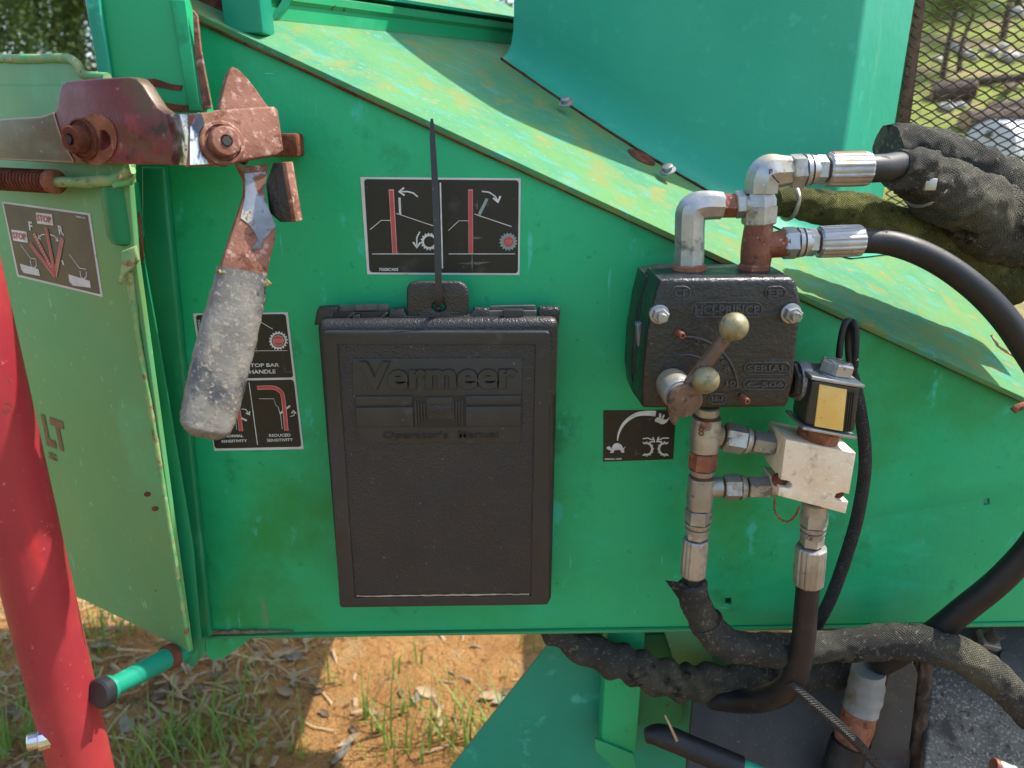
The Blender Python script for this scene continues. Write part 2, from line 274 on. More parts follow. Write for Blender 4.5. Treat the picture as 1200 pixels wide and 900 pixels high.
def curve_mesh(loops, thick, bevel=0.0, off=0.0, res=2):
    cu = bpy.data.curves.new('c', 'CURVE'); cu.dimensions = '2D'; cu.fill_mode = 'BOTH'
    cu.extrude = max(1e-5, thick / 2 - bevel); cu.bevel_depth = bevel; cu.bevel_resolution = res; cu.offset = -bevel
    for lp in loops:
        s = cu.splines.new('POLY'); s.points.add(len(lp) - 1); s.use_cyclic_u = True
        for p, q in zip(s.points, lp): p.co = (q[0], q[1], 0, 1)
    ob = bpy.data.objects.new('c', cu); me = bpy.data.meshes.new_from_object(ob)
    bpy.data.objects.remove(ob); bpy.data.curves.remove(cu)
    bm = bmesh.new(); bm.from_mesh(me); bmesh.ops.remove_doubles(bm, verts=bm.verts, dist=1e-6); bm.to_mesh(me); bm.free()
    me.transform(Matrix.Translation((0, 0, -thick / 2 + off))); return me
def plate(name, px, fr, thick, m, parent=None, bevel=.0015, r=0, holes=(), off=0, smooth=35, loop=None, label=None):
    lp = loop or [fr.q(*p) for p in px]
    if r: lp = round_poly(lp, r)
    me = curve_mesh([lp] + [[fr.q(*p) for p in h] for h in holes], thick, bevel, off); me.transform(fr.mat())
    return link(name, me, m, parent, smooth, label)
def circ_px(cx, cy, rx, ry=None, n=20): return [(cx + rx * math.cos(2 * math.pi * i / n), cy + (ry or rx) * math.sin(2 * math.pi * i / n)) for i in range(n)]
def flat(name, polys, fr, off, m, parent):
    if 1 < len(polys) <= 4:
        for p in polys: o = flat(name, [p], fr, off, m, parent)
        return o
    vs = []; fs = []
    for p in polys:
        k = len(vs); vs += [tuple(fr.w(a, b, off)) for a, b in p]; fs.append(list(range(k, k + len(p))))
    me = bpy.data.meshes.new('m'); me.from_pydata(vs, [], fs); me.update(); o = link(name, me, m, parent, 0)
    if len(polys) > 4: o['kind'] = 'stuff'
    return o
def stroke(pts, w):
    L = []; Rr = []; n = len(pts)
    for i in range(n):
        a = V(pts[max(0, i - 1)]); b = V(pts[min(n - 1, i + 1)]); t = (b - a).normalized(); nn = V((-t.y, t.x)); p = V(pts[i])
        ww = w[i] if isinstance(w, (list, tuple)) else w
        L.append(tuple(p + nn * ww / 2)); Rr.append(tuple(p - nn * ww / 2))
    return L + Rr[::-1]
def arrowhead(tip, tail, s):
    t = (V(tip) - V(tail)).normalized(); nn = V((-t.y, t.x)); p = V(tip)
    return stroke([tuple(p - t * s + nn * s * .7), tuple(p), tuple(p - t * s - nn * s * .7)], s * .38)
def text(name, body, fr, BL, BR, TL, off, m, parent, bold=0.0, ext=0.0, px=True):
    cu = bpy.data.curves.new('t', 'FONT'); cu.body = body; cu.offset = bold; cu.extrude = 0; cu.resolution_u = 3
    ob = bpy.data.objects.new('t', cu); me = bpy.data.meshes.new_from_object(ob); bpy.data.objects.remove(ob); bpy.data.curves.remove(cu)
    xs = [v.co.x for v in me.vertices]; ys = [v.co.y for v in me.vertices]; x0, x1, y0, y1 = min(xs), max(xs), min(ys), max(ys)
    if px: BL, BR, TL = fr.q(*BL), fr.q(*BR), fr.q(*TL)
    A, B, D = V(BL), V(BR) - V(BL), V(TL) - V(BL)
    for v in me.vertices:
        q = A + B * ((v.co.x - x0) / (x1 - x0)) + D * ((v.co.y - y0) / (y1 - y0)); v.co = fr.w(q.x, q.y, off)
    if ext:
        bm = bmesh.new(); bm.from_mesh(me); bmesh.ops.remove_doubles(bm, verts=bm.verts, dist=1e-7)
        g = bmesh.ops.extrude_face_region(bm, geom=bm.faces[:])
        for v in g['geom']:
            if isinstance(v, bmesh.types.BMVert): v.co += fr.n * ext
        bm.to_mesh(me); bm.free()
    return link(name, me, m, parent, 0)
def frame_of(d):
    d = V(d).normalized(); a = V((0, 0, 1)) if abs(d.z) < .9 else V((0, -1, 0)); x = a.cross(d).normalized(); return x, d.cross(x), d
def lathe_mesh(A, d, prof, n=24, phase=0.0, flute=None):
    x, y, z = frame_of(d); A = V(A); bm = bmesh.new(); uv = bm.loops.layers.uv.new('UVMap'); rings = []
    for (t, r) in prof:
        ring = []
        for i in range(n):
            a = 2 * math.pi * i / n + phase; rr = r
            if flute: rr = r * (1 + flute[1] * (1 if math.cos(a * flute[0]) > .55 else 0) + flute[1] * .3 * math.cos(a * flute[0] * 2))
            ring.append(bm.verts.new(A + z * t + x * rr * math.cos(a) + y * rr * math.sin(a)))
        rings.append(ring)
    for j in range(len(rings) - 1):
        for i in range(n):
            f = bm.faces.new((rings[j][i], rings[j][(i + 1) % n], rings[j + 1][(i + 1) % n], rings[j + 1][i]))
            for l, (uu, vv) in zip(f.loops, ((i / n, prof[j][0]), ((i + 1) / n, prof[j][0]), ((i + 1) / n, prof[j + 1][0]), (i / n, prof[j + 1][0]))): l[uv].uv = (uu, vv * 12)
    bm.faces.new(rings[0][::-1]); bm.faces.new(rings[-1]); return bm_mesh(bm)
def lathe(name, A, d, prof, m, parent, n=24, phase=0.0, smooth=35, flute=None): return link(name, lathe_mesh(A, d, prof, n, phase, flute), m, parent, smooth)
def hexa(name, A, B, r, m, parent, phase=.3, n=6):
    d = V(B) - V(A); L = d.length; c = min(.12 * L, .1 * r)
    return lathe(name, A, d, [(0, r * .90), (c, r), (L - c, r), (L, r * .90)], m, parent, n, phase, 25)
def cyl(name, A, B, r, m, parent, r2=None, n=24, c=None, flute=None):
    d = V(B) - V(A); L = d.length; r2 = r2 or r; c = min(.15 * L, .12 * r) if c is None else c
    return lathe(name, A, d, [(0, r - c), (c, r), (L - c, r2), (L, r2 - c)], m, parent, n, 0, 35, flute)
def tube_mesh(pts, rad, n=16, k=8, wr=None, caps=True, square=0):
    path = [V(p) for p in (smooth_loop([tuple(p) for p in pts], k, False) if len(pts) > 2 and k > 1 else [tuple(p) for p in pts])]
    if isinstance(rad, (list, tuple)):
        rs = [x[0] for x in smooth_loop([(x, 0) for x in rad], k, False)] if len(pts) > 2 and k > 1 else list(rad)
    else: rs = [rad] * len(path)
    bm = bmesh.new(); uv = bm.loops.layers.uv.new('UVMap'); rings = []; ss = []; s = 0
    t = (path[1] - path[0]).normalized(); x = frame_of(t)[0]
    for i, p in enumerate(path):
        t2 = (path[min(i + 1, len(path) - 1)] - path[max(i - 1, 0)]).normalized()
        x = (x - t2 * x.dot(t2)).normalized(); y = t2.cross(x)
        if i: s += (p - path[i - 1]).length
        ss.append(s); ring = []
        for j in range(n):
            a = 2 * math.pi * j / n; r = rs[i]
            if wr: r *= wr(a, s, i / (len(path) - 1))
            if square: r *= 1 / max(abs(math.cos(a)), abs(math.sin(a)), square)
            ring.append(bm.verts.new(p + x * r * math.cos(a) + y * r * math.sin(a)))
        rings.append(ring)
    rm = sum(rs) / len(rs)
    for i in range(len(rings) - 1):
        for j in range(n):
            f = bm.faces.new((rings[i][j], rings[i][(j + 1) % n], rings[i + 1][(j + 1) % n], rings[i + 1][j]))
            for l, (uu, vv) in zip(f.loops, ((j / n, ss[i]), ((j + 1) / n, ss[i]), ((j + 1) / n, ss[i + 1]), (j / n, ss[i + 1]))): l[uv].uv = (uu * rm * 62.8, vv * 10)
    if caps: bm.faces.new(rings[0][::-1]); bm.faces.new(rings[-1])
    return bm_mesh(bm)
def tube(name, pts, rad, m, parent, n=16, k=8, wr=None, smooth=45, square=0): return link(name, tube_mesh(pts, rad, n, k, wr, True, square), m, parent, smooth)
def ball_mesh(c, r, sub=3, fn=None):
    bm = bmesh.new(); bmesh.ops.create_icosphere(bm, subdivisions=sub, radius=1)
    for v in bm.verts: v.co = V(c) + v.co * (r * (fn(v.co) if fn else 1))
    return bm_mesh(bm)
def hull_box(name, c8, m, parent, bevel=.003, smooth=30, seg=2):
    """c8: bottom loop of four corners then top loop of four corners"""
    bm = bmesh.new(); v = [bm.verts.new(p) for p in c8]
    for f in ((3, 2, 1, 0), (4, 5, 6, 7), (0, 1, 5, 4), (1, 2, 6, 5), (2, 3, 7, 6), (3, 0, 4, 7)): bm.faces.new([v[i] for i in f])
    bmesh.ops.recalc_face_normals(bm, faces=bm.faces[:])
    if bevel: bmesh.ops.bevel(bm, geom=bm.edges[:], offset=bevel, segments=seg, affect='EDGES', profile=.5)
    return link(name, bm_mesh(bm), m, parent, smooth)
def box(name, lo, hi, m, parent, bevel=.003):
    a, b = V(lo), V(hi)
    return hull_box(name, [(a.x, a.y, a.z), (b.x, a.y, a.z), (b.x, b.y, a.z), (a.x, b.y, a.z), (a.x, a.y, b.z), (b.x, a.y, b.z), (b.x, b.y, b.z), (a.x, b.y, b.z)], m, parent, bevel)
def zm(x0, y0, s): return lambda *pts: [(x0 + a / s, y0 + b / s) for a, b in pts]
def wob(seed, a1=.06, f1=30, a2=.03):
    def g(a, s, t): return 1 + a1 * noise.noise(V((math.cos(a) * 1.3, math.sin(a) * 1.3, s * f1 + seed))) + a2 * noise.noise(V((math.cos(a) * 3, math.sin(a) * 3, s * f1 * 2.6 + seed * 3)))
    return g

# ================================================================== GROUND
GN = 90
def gz(x, y):
    h = .012 * noise.noise(V((x * 3, y * 3, 0))) + .03 * noise.noise(V((x * .7, y * .7, 4)))
    far = max(0.0, y - 4.5); side = max(0.0, min(1.0, (x - .5) / 4))
    return h + side * min(far * .36, 7.5) + min(far * .02, .6)
def ground():
    bm = bmesh.new(); xs = sorted(set([-300, -150, -80, -50, -30, -22, -16] + [-12 + i * .5 for i in range(20)] + [-2 + i * .06 for i in range(64)] + [2 + i * .5 for i in range(24)] + [15, 20, 30, 50, 80, 150, 300]))
    ys = sorted(set([-300, -100, -40, -15, -6, -3, -1.5, -.8] + [-.4 + i * .06 for i in range(46)] + [2.5 + i * .5 for i in range(40)] + [24, 30, 40, 60, 100, 180, 300]))
    g = [[bm.verts.new((x, y, gz(x, y))) for x in xs] for y in ys]
    for j in range(len(ys) - 1):
        for i in range(len(xs) - 1): bm.faces.new((g[j][i], g[j][i + 1], g[j + 1][i + 1], g[j + 1][i]))
    return bm_mesh(bm)
gm = ground()
go = link('ground', gm, M['soil'], None, 80); tag(go, None, None, kind='structure')
gm.materials.append(M['bankgrass'])
for f in gm.polygons:
    c = f.center + go.location
    if c.y > 3.6 + noise.noise(V((c.x * .4, c.y * .4, 9))) or c.y < -4 or abs(c.x) > 9: f.material_index = 1

# ================================================================== WOOD CHIPPER BODY
chip = thing('wood_chipper', 'green painted steel wood chipper body with sloped ledge, hood and feed hopper', 'wood chipper', (.1, .3, 0))
PF = FY(0)
panel = plate('side_panel', [(238, 743), (150, 150), (128, -40), (150, -45), (215, 12), (1330, 527), (1330, 726)], PF, .006, M['green'], chip, bevel=.001,
    holes=[[(850, 701), (857, 701), (857, 708), (850, 708)], [(1152, 586), (1159, 584), (1160, 591), (1153, 593)]])
# ledge plane
LA, LB = P(232, 18, -.012), P(1200, 466, -.012)
LD = (LB - LA).normalized(); LK = V((0, 1, .34)).normalized(); LN = LD.cross(LK).normalized()
if LN.z < 0: LN = -LN
LF = Frame(LA, LN, LK)
def lq(x, y):
    p = V((x, y, LA.z - (LN.x * (x - LA.x) + LN.y * (y - LA.y)) / LN.z)) - LF.o; return (p.dot(LF.u), p.dot(LF.v))
f0, f1 = LF.q(150, -22), LF.q(1330, 526)
ledge = plate('sloped_ledge', None, LF, .007, M['faded'], chip, bevel=.001, loop=[f0, f1, lq(.85, .34), lq(.66, .34), lq(.5, .78), lq(-.48, .78)])
# dark folded lip under the ledge's front edge
def along(a, b, n): return [V(a).lerp(V(b), i / (n - 1)) for i in range(n)]
tube('edge_seam', along(P(205, 12, -.004), P(1330, 531, -.004), 40), .0024, M['rust_dark'], chip, 8, 1, wob(3, .35, 60))
# bottom flange and weld
fl = [P(238, 744, .0), P(1330, 727, .0)]
hull_box('bottom_flange', [fl[0] + V((0, -.004, -.005)), fl[1] + V((0, -.004, -.005)), fl[1] + V((0, .07, -.005)), fl[0] + V((0, .07, -.005)), fl[0] + V((0, -.004, 0)), fl[1] + V((0, -.004, 0)), fl[1] + V((0, .07, 0)), fl[0] + V((0, .07, 0))], M['green_edge'], chip, .0015)
tube('weld_bead', along(P(240, 741, -.003), P(345, 739.5, -.003), 60), [.0032 * (1 - .75 * (i / 59) ** 2) for i in range(60)], M['weld'], panel, 8, 1, wob(8, .6, 160))
# small bumps and screws on the panel
for (x, y) in [(690, 300), (846, 655), (868, 647), (905, 648)]:
    lathe('paint_blister', P(x, y, .0005), (0, -1, 0), [(0, .003), (.001, .0025), (.0016, .001)], M['green'], panel, 10)
# drum housing hidden behind the panel, and feed hopper / engine masses that cast the shade on the ground
zb = P(400, 741, 0).z
box('drum_housing', (-.40, .012, zb + .01), (1.0, .52, zb + .16), M['green'], chip, .01)
box('hopper_floor', (-1.5, .30, zb + .02), (-.02, 1.12, zb + .05), M['green'], chip, .004)
box('hopper_rear_wall', (-1.5, 1.13, zb + .02), (-.02, 1.16, zb + .34), M['green'], chip, .004)
box('engine_cover', (.66, .54, .62), (1.25, 1.15, zb + .22), M['dgreen'], chip, .02)

box('rear_sun_block', (1.02, .05, .45), (2.3, .38, 1.62), M['green'], chip, .02)  # unseen end of the machine, added to block sun at lower right
# hood ------------------------------------------------------------------
def ledge_z(x, y): return LA.z - (LN.x * (x - LA.x) + LN.y * (y - LA.y)) / LN.z
hb = [PL(x, y, LA, LN) for x, y in [(588, 70), (640, 106), (700, 146), (760, 184), (826, 223), (900, 264), (982, 300)]]
hb = [V(p) for p in smooth_loop([tuple(p) for p in hb], 4, False)]
plan = []
for i, p in enumerate(hb):
    t = hb[min(i + 1, len(hb) - 1)] - hb[max(i - 1, 0)]; t.z = 0; t.normalize(); plan.append((p.x, p.y, V((t.y, -t.x, 0))))
hn = plan[len(plan) // 3][2]
cur = V((plan[-1][0], plan[-1][1], 0)); ang_ = math.atan2(plan[-1][2].y, plan[-1][2].x)
def turn(rad, a1, n):
    global cur, ang_
    c = cur - V((math.cos(ang_), math.sin(ang_), 0)) * rad
    for i in range(1, n + 1):
        a = ang_ + (a1 - ang_) * i / n; nn = V((math.cos(a), math.sin(a), 0)); q = c + nn * rad; plan.append((q.x, q.y, nn))
    cur = V((plan[-1][0], plan[-1][1], 0)); ang_ = a1
def run(L):
    global cur
    nn = V((math.cos(ang_), math.sin(ang_), 0)); cur = cur + V((-nn.y, nn.x, 0)) * L; plan.append((cur.x, cur.y, nn))
turn(.05, R(-45), 6); run(.17); turn(.05, R(40), 8); run(.32)
ztop = 2.05
prof = [(0, .003), (-.006, .005), (-.016, .012), (-.024, .024), (-.029, .042), (-.031, .065)]
bm = bmesh.new(); rows = []
for (x, y, nn) in plan:
    col = []
    for (o, h) in prof:
        q = V((x, y, 0)) + nn * o; col.append(bm.verts.new((q.x, q.y, ledge_z(q.x, q.y) + h)))
    q = V((x, y, 0)) + nn * prof[-1][0]
    for t in (.4, .8, 1): col.append(bm.verts.new((q.x, q.y, ledge_z(q.x, q.y) + prof[-1][1] + (ztop - ledge_z(q.x, q.y) - prof[-1][1]) * t)))
    qi = V((x, y, 0)) - nn * .3
    rows.append(col)
for i in range(len(rows) - 1):
    for j in range(len(rows[0]) - 1): bm.faces.new((rows[i][j], rows[i + 1][j], rows[i + 1][j + 1], rows[i][j + 1]))
# left end wall and roof
lend = [V(v.co) for v in rows[0]]; back = V((.25, .33, 0))
bl = [bm.verts.new(p + back) for p in lend]
for j in range(len(lend) - 1): bm.faces.new((rows[0][j], rows[0][j + 1], bl[j + 1], bl[j]))
bm.faces.new([r[-1] for r in rows] + [bl[-1]])
hood = link('hood', bm_mesh(bm), M['hood'], chip, 50)
def hood_pt(px, py): return PL(px, py, hb[0] - hn * .016, hn)
for (x, y) in [(664, 118), (783, 197)]:
    b = PL(x, y, LA + LN * .016, LN)
    lathe('bolt', b - V((0, 0, .004)), (hn * .5 + V((0, 0, .85))), [(0, .011), (.002, .011), (.003, .007), (.008, .007), (.009, .005)], M['zinc'], hood, 14)
# rusty seam strip under the hood skirt
tube('rust_seam', [V((x + nn.x * .002, y + nn.y * .002, ledge_z(x, y) + .002)) for x, y, nn in plan[:21]], .0017, M['rust_dark'], hood, 8, 3, wob(5, .5, 70))
pl = PL(752, 184, LA + LN * .001, LN)
lathe('rust_scab', pl, LN, [(0, .022), (.002, .018), (.0035, .008)], M['rust_dark'], ledge, 14)

# channel rail on the upper part of the ledge ---------------------------
r0, r1 = PL(285, 20, LA, LN), PL(640, 56, LA, LN)
bk = V((0, 1, .3)).normalized()
def beam(name, a, b, prof2, m, parent, up=V((0, 0, 1)), bevel=.002):
    d = (b - a).normalized(); s = (V((0, 1, 0)) - d * d.y).normalized(); bm = bmesh.new()
    A = [bm.verts.new(a + s * p + up * q) for p, q in prof2]; B = [bm.verts.new(b + s * p + up * q) for p, q in prof2]; n = len(A)
    for i in range(n): bm.faces.new((A[i], A[(i + 1) % n], B[(i + 1) % n], B[i]))
    bm.faces.new(A[::-1]); bm.faces.new(B); bmesh.ops.recalc_face_normals(bm, faces=bm.faces[:])
    return link(name, bm_mesh(bm), m, parent, 35)
beam('channel_rail', r0, r1, [(0, .0), (0, .018), (-.004, .022), (-.004, .030), (.004, .034), (.03, .036), (.03, .0)], M['green_edge'], chip)
beam('rail_cap', r0 + V((0, .032, .038)), r1 + V((0, .032, .038)), [(-.02, 0), (-.02, .004), (.09, .016), (.09, .0)], M['hood'], chip)
q0 = PL(560, 12, LA, LN)
beam('rail_rib', r0.lerp(r1, .86) + V((0, .02, .055)), r0.lerp(r1, .93) + V((0, .06, .075)), [(0, 0), (0, .03), (.006, .03), (.006, 0)], M['green_edge'], chip)
# teal end post standing on the ledge
e0 = PL(291, 36, LA, LN)
box('rail_post', (e0.x - .022, e0.y - .012, e0.z - .004), (e0.x + .020, e0.y + .03, e0.z + .26), M['teal'], chip, .004)
g0 = PL(316, 26, LA, LN)
beam('brace', g0 + V((0, .01, .0)), g0 + V((.06, .03, .09)), [(0, 0), (0, .006), (.03, .006), (.03, 0)], M['hood'], chip)
box('dark_cross_plate', (e0.x - .10, e0.y + .02, e0.z + .0), (e0.x - .024, e0.y + .06, e0.z + .26), M['rust_dark'], chip, .004)

# feed hopper upper side plate ------------------------------------------
UF = FY(-.062)
hp = plate('hopper_side_plate', [(101, -30), (205, -30), (222, 30), (241, 128), (247, 172), (128, 172), (122, 90)], UF, .022, M['green_edge'], chip, .002)
plate('hopper_bend', [(97, -30), (116, -30), (134, 92), (138, 150), (122, 150), (118, 88)], UF, .006, M['teal'], hp, .0025, off=.006)
plate('rust_edge', [(91, -30), (99, -30), (124, 84), (134, 94), (118, 90), (115, 80)], FY(-.066), .004, M['rust_dark'], hp, .001)
z1 = zm(80, 0, 4.615)
for nm, pts in (('rust_streak', z1((400, 430), (470, 425), (560, 455), (620, 462), (612, 490), (560, 485), (470, 468), (410, 462))), ('rust_streak', z1((470, 545), (560, 560), (650, 570), (665, 600), (560, 605), (480, 600)))):
    plate(nm, pts, UF, .0012, M['rust_dark'], hp, 0, off=.0012)
plate('edge_strip', z1((690, 60), (715, 90), (735, 280), (790, 585), (745, 600), (700, 300)), FY(-.055), .004, M['rust_lit'], hp, .001, off=.008)
plate('fold', z1((560, 0), (640, 0), (715, 560), (730, 600), (660, 600)), UF, .003, M['green'], hp, .001, off=.003)

# lower flap of the hopper, turned away to the left ----------------------
FLN = V((-.6, -1, 0)).normalized(); FLO = P(222, 765, -.075)
FL = Frame(FLO, FLN)
flap = plate('hopper_flap', [(-60, 100), (140, 100), (152, 225), (158, 300), (222, 764), (100, 704), (-60, 640)], FL, .006, M['olive'], chip, .001)
zz = zm(130, 180, 3.754)
lip_pts = [P(x, y, -.085) for x, y in [(152, 318), (163, 400), (180, 500), (196, 600), (211, 690), (222, 762)]]
tube('flap_lip', lip_pts, [.005, .003, .0028, .0028, .0028, .0028], M['chip'], flap, 10, 6, wob(2, .3, 60))
plate('flap_return', [(160, 305), (168, 300), (186, 400), (226, 640), (236, 752), (226, 768), (214, 690), (188, 520)], FY(-.06), .003, M['dgreen'], flap, .001)  # dark green paints in the shade behind the flap lip
plate('corner_fold', [(165, 195), (192, 195), (205, 330), (228, 560), (247, 746), (232, 752), (214, 620), (186, 420), (166, 290)], FY(-.014), .013, M['dgreen'], chip, .004)  # darker green puts the shade of the recessed fold into the colour
lt = text('lettering', 'LT', FL, (55.5, 521.5), (81, 531.5), (48, 484.5), .0008, M['ink_brown'], flap, .055)
text('lettering', 'S', FL, (57.5, 536.5), (68.5, 541.5), (56, 528), .0008, M['ink_brown'], flap, .02)
for (x, y) in [(173, 579), (182, 596)]:
    plate('rust_spot', [(x + 4 * math.cos(a), y + 3 * math.sin(a)) for a in [i * .9 for i in range(7)]], FL, .0008, M['rust_dark'], flap, 0, off=.0008)
# hinge tube and bracket at the flap's top corner
ht0, ht1 = P(140, 214, -.075), P(149, 287, -.075)
lathe('hinge_tube', ht0, ht1 - ht0, [(0, .018), ((ht1 - ht0).length - .010, .018), ((ht1 - ht0).length - .003, .015), ((ht1 - ht0).length, .009)], M['dgreen'], chip, 24)
plate('hinge_tongue', zz((45, 430), (105, 405), (118, 470), (100, 500), (60, 530), (40, 590), (25, 575), (40, 520)), FY(-.098), .006, M['chip'], chip, .002)
plate('hook_plate', zz((60, 50), (95, 48), (95, 110), (80, 140), (5, 155), (0, 130), (50, 108), (62, 90)), FY(-.105), .008, M['chip'], chip, .002)
plate('hinge_shadow_plate', zz((82, 110), (95, 180), (130, 300), (140, 470), (110, 500), (118, 380), (80, 250)), FY(-.080), .004, M['rust_dark'], chip, .001)  # dark plate put in as the shadow beside the hinge
# olive tray above the bar
TF = Frame(FLO + FLN * -.004, FLN)
tray = plate('hopper_tray', [(-60, 70), (84, 70), (93, 78), (99, 88), (126, 92), (150, 160), (-60, 170)], TF, .005, M['olive'], chip, .001)
tube('rolled_edge', [TF.w(*TF.q(x, y)) for x, y in [(-60, 70), (20, 69), (70, 68), (84, 70), (92, 77), (98, 87), (126, 91)]], .0045, M['chip'], tray, 10, 5, wob(1, .2, 30))
# pointed tabs under the flap
plate('lower_tab', [(243, 744), (296, 747), (262, 772), (248, 774), (240, 765)], FY(.004), .006, M['green'], chip, .001)
plate('lower_tab', [(200, 757), (240, 748), (240, 766), (226, 782), (214, 775)], FY(-.03), .006, M['dgreen'], chip, .001)

# decals -----------------------------------------------------------------
def decal(label, corners, fr, base, m=None, inner=None, field='decal_black', r=.004):
    d = plate('decal', corners, fr, .0006, M[base], chip, 0, off=.0008, label=label)
    if inner:
        for i in inner: flat('printed_field', [round_poly([fr.q(*p) for p in i], r)], fr, .0012, M[field], d)
    return d
Z = zm(410, 130, 4.2857)
d1 = decal('white bordered black decal with red post pictograms and toothed wheels', Z((53, 332), (858, 338), (852, 824), (88, 820)), PF, 'decal_white', inner=[Z((72, 342), (848, 348), (844, 814), (100, 810))])
def sk(z, w, *pts): return stroke([PF.q(*p) for p in z(*pts)], w)
def sk_f(fr, z, w, *pts): return stroke([fr.q(*p) for p in z(*pts)], w)
def gear(fr, z, cx, cy, r0, r1, nt=16):
    q = lambda a, r: fr.q(*z((cx + r * math.cos(a), cy + r * math.sin(a)))[0]); out = []
    for i in range(nt * 2):
        a = math.pi * i / nt; r = r1 if i % 2 else r1 * .86; out += [q(a, r), q(a + math.pi / nt * .8, r)]
    return out
def disc(fr, z, cx, cy, r, n=24): return [fr.q(*z((cx + r * math.cos(2 * math.pi * i / n), cy + r * math.sin(2 * math.pi * i / n)))[0]) for i in range(n)]
PX = .00106 * .93
white = [sk(Z, .0008, (103, 595), (158, 549), (205, 549)), sk(Z, .0009, (112, 717), (425, 717)), sk(Z, .0008, (235, 514), (425, 578)), sk(Z, .0016, (455, 360), (466, 790)),
         sk(Z, .0026, (250, 435), (254, 520)), sk(Z, .0016, (342, 431), (320, 412), (290, 404), (255, 405)), arrowhead(PF.q(*Z((248, 405))[0]), PF.q(*Z((290, 404))[0]), .006),
         sk(Z, .0016, (352, 606), (337, 635), (337, 675)), arrowhead(PF.q(*Z((337, 685))[0]), PF.q(*Z((337, 640))[0]), .006), gear(PF, Z, 400, 655, 33, 44),
         sk(Z, .0007, (495, 600), (548, 551), (597, 551)), sk(Z, .0008, (497, 717), (830, 717)), sk(Z, .0008, (626, 517), (812, 580)), sk(Z, .0015, (663, 403), (700, 408), (730, 428), (742, 450)), arrowhead(PF.q(*Z((744, 458))[0]), PF.q(*Z((735, 420))[0]), .006)]
flat('pictogram_lines', white, PF, .0016, M['ink_white'], d1)
flat('pictogram_lines', [sk(Z, .0034, (690, 440), (650, 520)), gear(PF, Z, 796, 656, 33, 45)], PF, .0016, M['ink_grey'], d1)
flat('pictogram_wheel_hub', [disc(PF, Z, 400, 655, 27)], PF, .0019, M['decal_black'], d1)
flat('pictogram_post_outline', [sk(Z, .0058, (209, 393), (227, 715)), sk(Z, .0054, (606, 393), (608, 715))], PF, .0018, M['ink_pink'], d1)
flat('pictogram_post', [sk(Z, .0038, (209, 400), (227, 714)), sk(Z, .0042, (606, 400), (608, 714)), disc(PF, Z, 797, 656, 25)], PF, .0021, M['ink_red'], d1)
text('lettering', '7000C405', PF, Z((147, 803))[0], Z((244, 803))[0], Z((147, 787))[0], .0018, M['ink_white'], d1, .02)
text('lettering', 'STOP', PF, Z((780, 664))[0], Z((814, 664))[0], Z((780, 648))[0], .0024, M['ink_pink'], d1, .01)

Z = zm(210, 350, 4.737)
d2 = decal('white bordered black decal about stop bar sensitivity beside the grey grip', Z((78, 82), (603, 75), (692, 834), (196, 843)), PF, 'decal_white',
           inner=[Z((94, 90), (592, 84), (635, 436), (140, 444)), Z((142, 456), (637, 448), (680, 820), (200, 830))])
flat('pictogram_lines', [sk(Z, .0008, (445, 122), (522, 168)), sk(Z, .0006, (380, 288), (603, 286)), sk(Z, .0009, (390, 462), (437, 808)), gear(PF, Z, 553, 231, 40, 52, 18),
     sk(Z, .0006, (445, 553), (527, 553), (540, 590), (552, 600), (566, 650), (574, 720)), sk(Z, .0006, (310, 600), (322, 725)), sk(Z, .0022, (562, 635), (618, 592)), sk(Z, .0022, (308, 640), (378, 675)),
     sk(Z, .001, (618, 652), (640, 645), (640, 622)), arrowhead(PF.q(*Z((636, 618))[0]), PF.q(*Z((640, 645))[0]), .004), sk(Z, .001, (348, 610), (372, 612), (388, 635)), arrowhead(PF.q(*Z((392, 642))[0]), PF.q(*Z((376, 615))[0]), .004)], PF, .0016, M['ink_white'], d2)
flat('pictogram_wheel_hub', [disc(PF, Z, 553, 231, 37)], PF, .0019, M['decal_black'], d2)
bar = smooth_loop([(435, 492), (520, 490), (560, 508), (580, 550), (598, 730)], 4, False)
flat('pictogram_post_outline', [sk(Z, .0054, *bar), sk(Z, .0054, (320, 525), (347, 732)), disc(PF, Z, 553, 231, 33, 8)], PF, .0021, M['ink_pink'], d2)
flat('pictogram_post', [sk(Z, .0036, *bar), sk(Z, .0036, (320, 525), (347, 732)), disc(PF, Z, 553, 231, 28, 8)], PF, .0024, M['ink_red'], d2)
for t, a, b, c in (('STOP', (528, 240), (578, 240), (528, 222)), ('RED STOP BAR', (300, 378), (560, 374), (298, 358)), ('SENSITIVITY HANDLE', (180, 418), (540, 411), (178, 396)),
                   ('NORMAL', (258, 766), (360, 764), (256, 751)), ('SENSITIVITY', (240, 795), (382, 791), (238, 780)), ('REDUCED', (503, 763), (622, 760), (502, 747)), ('SENSITIVITY', (492, 790), (636, 786), (490, 774))):
    text('lettering', t, PF, Z(a)[0], Z(b)[0], Z(c)[0], .0027, M['ink_pink'] if t == 'STOP' else M['ink_white'], d2, .022)
text('lettering', '7000C', PF, Z((104, 115))[0], Z((112, 175))[0], Z((118, 113))[0], .0018, M['ink_white'], d2, .01)

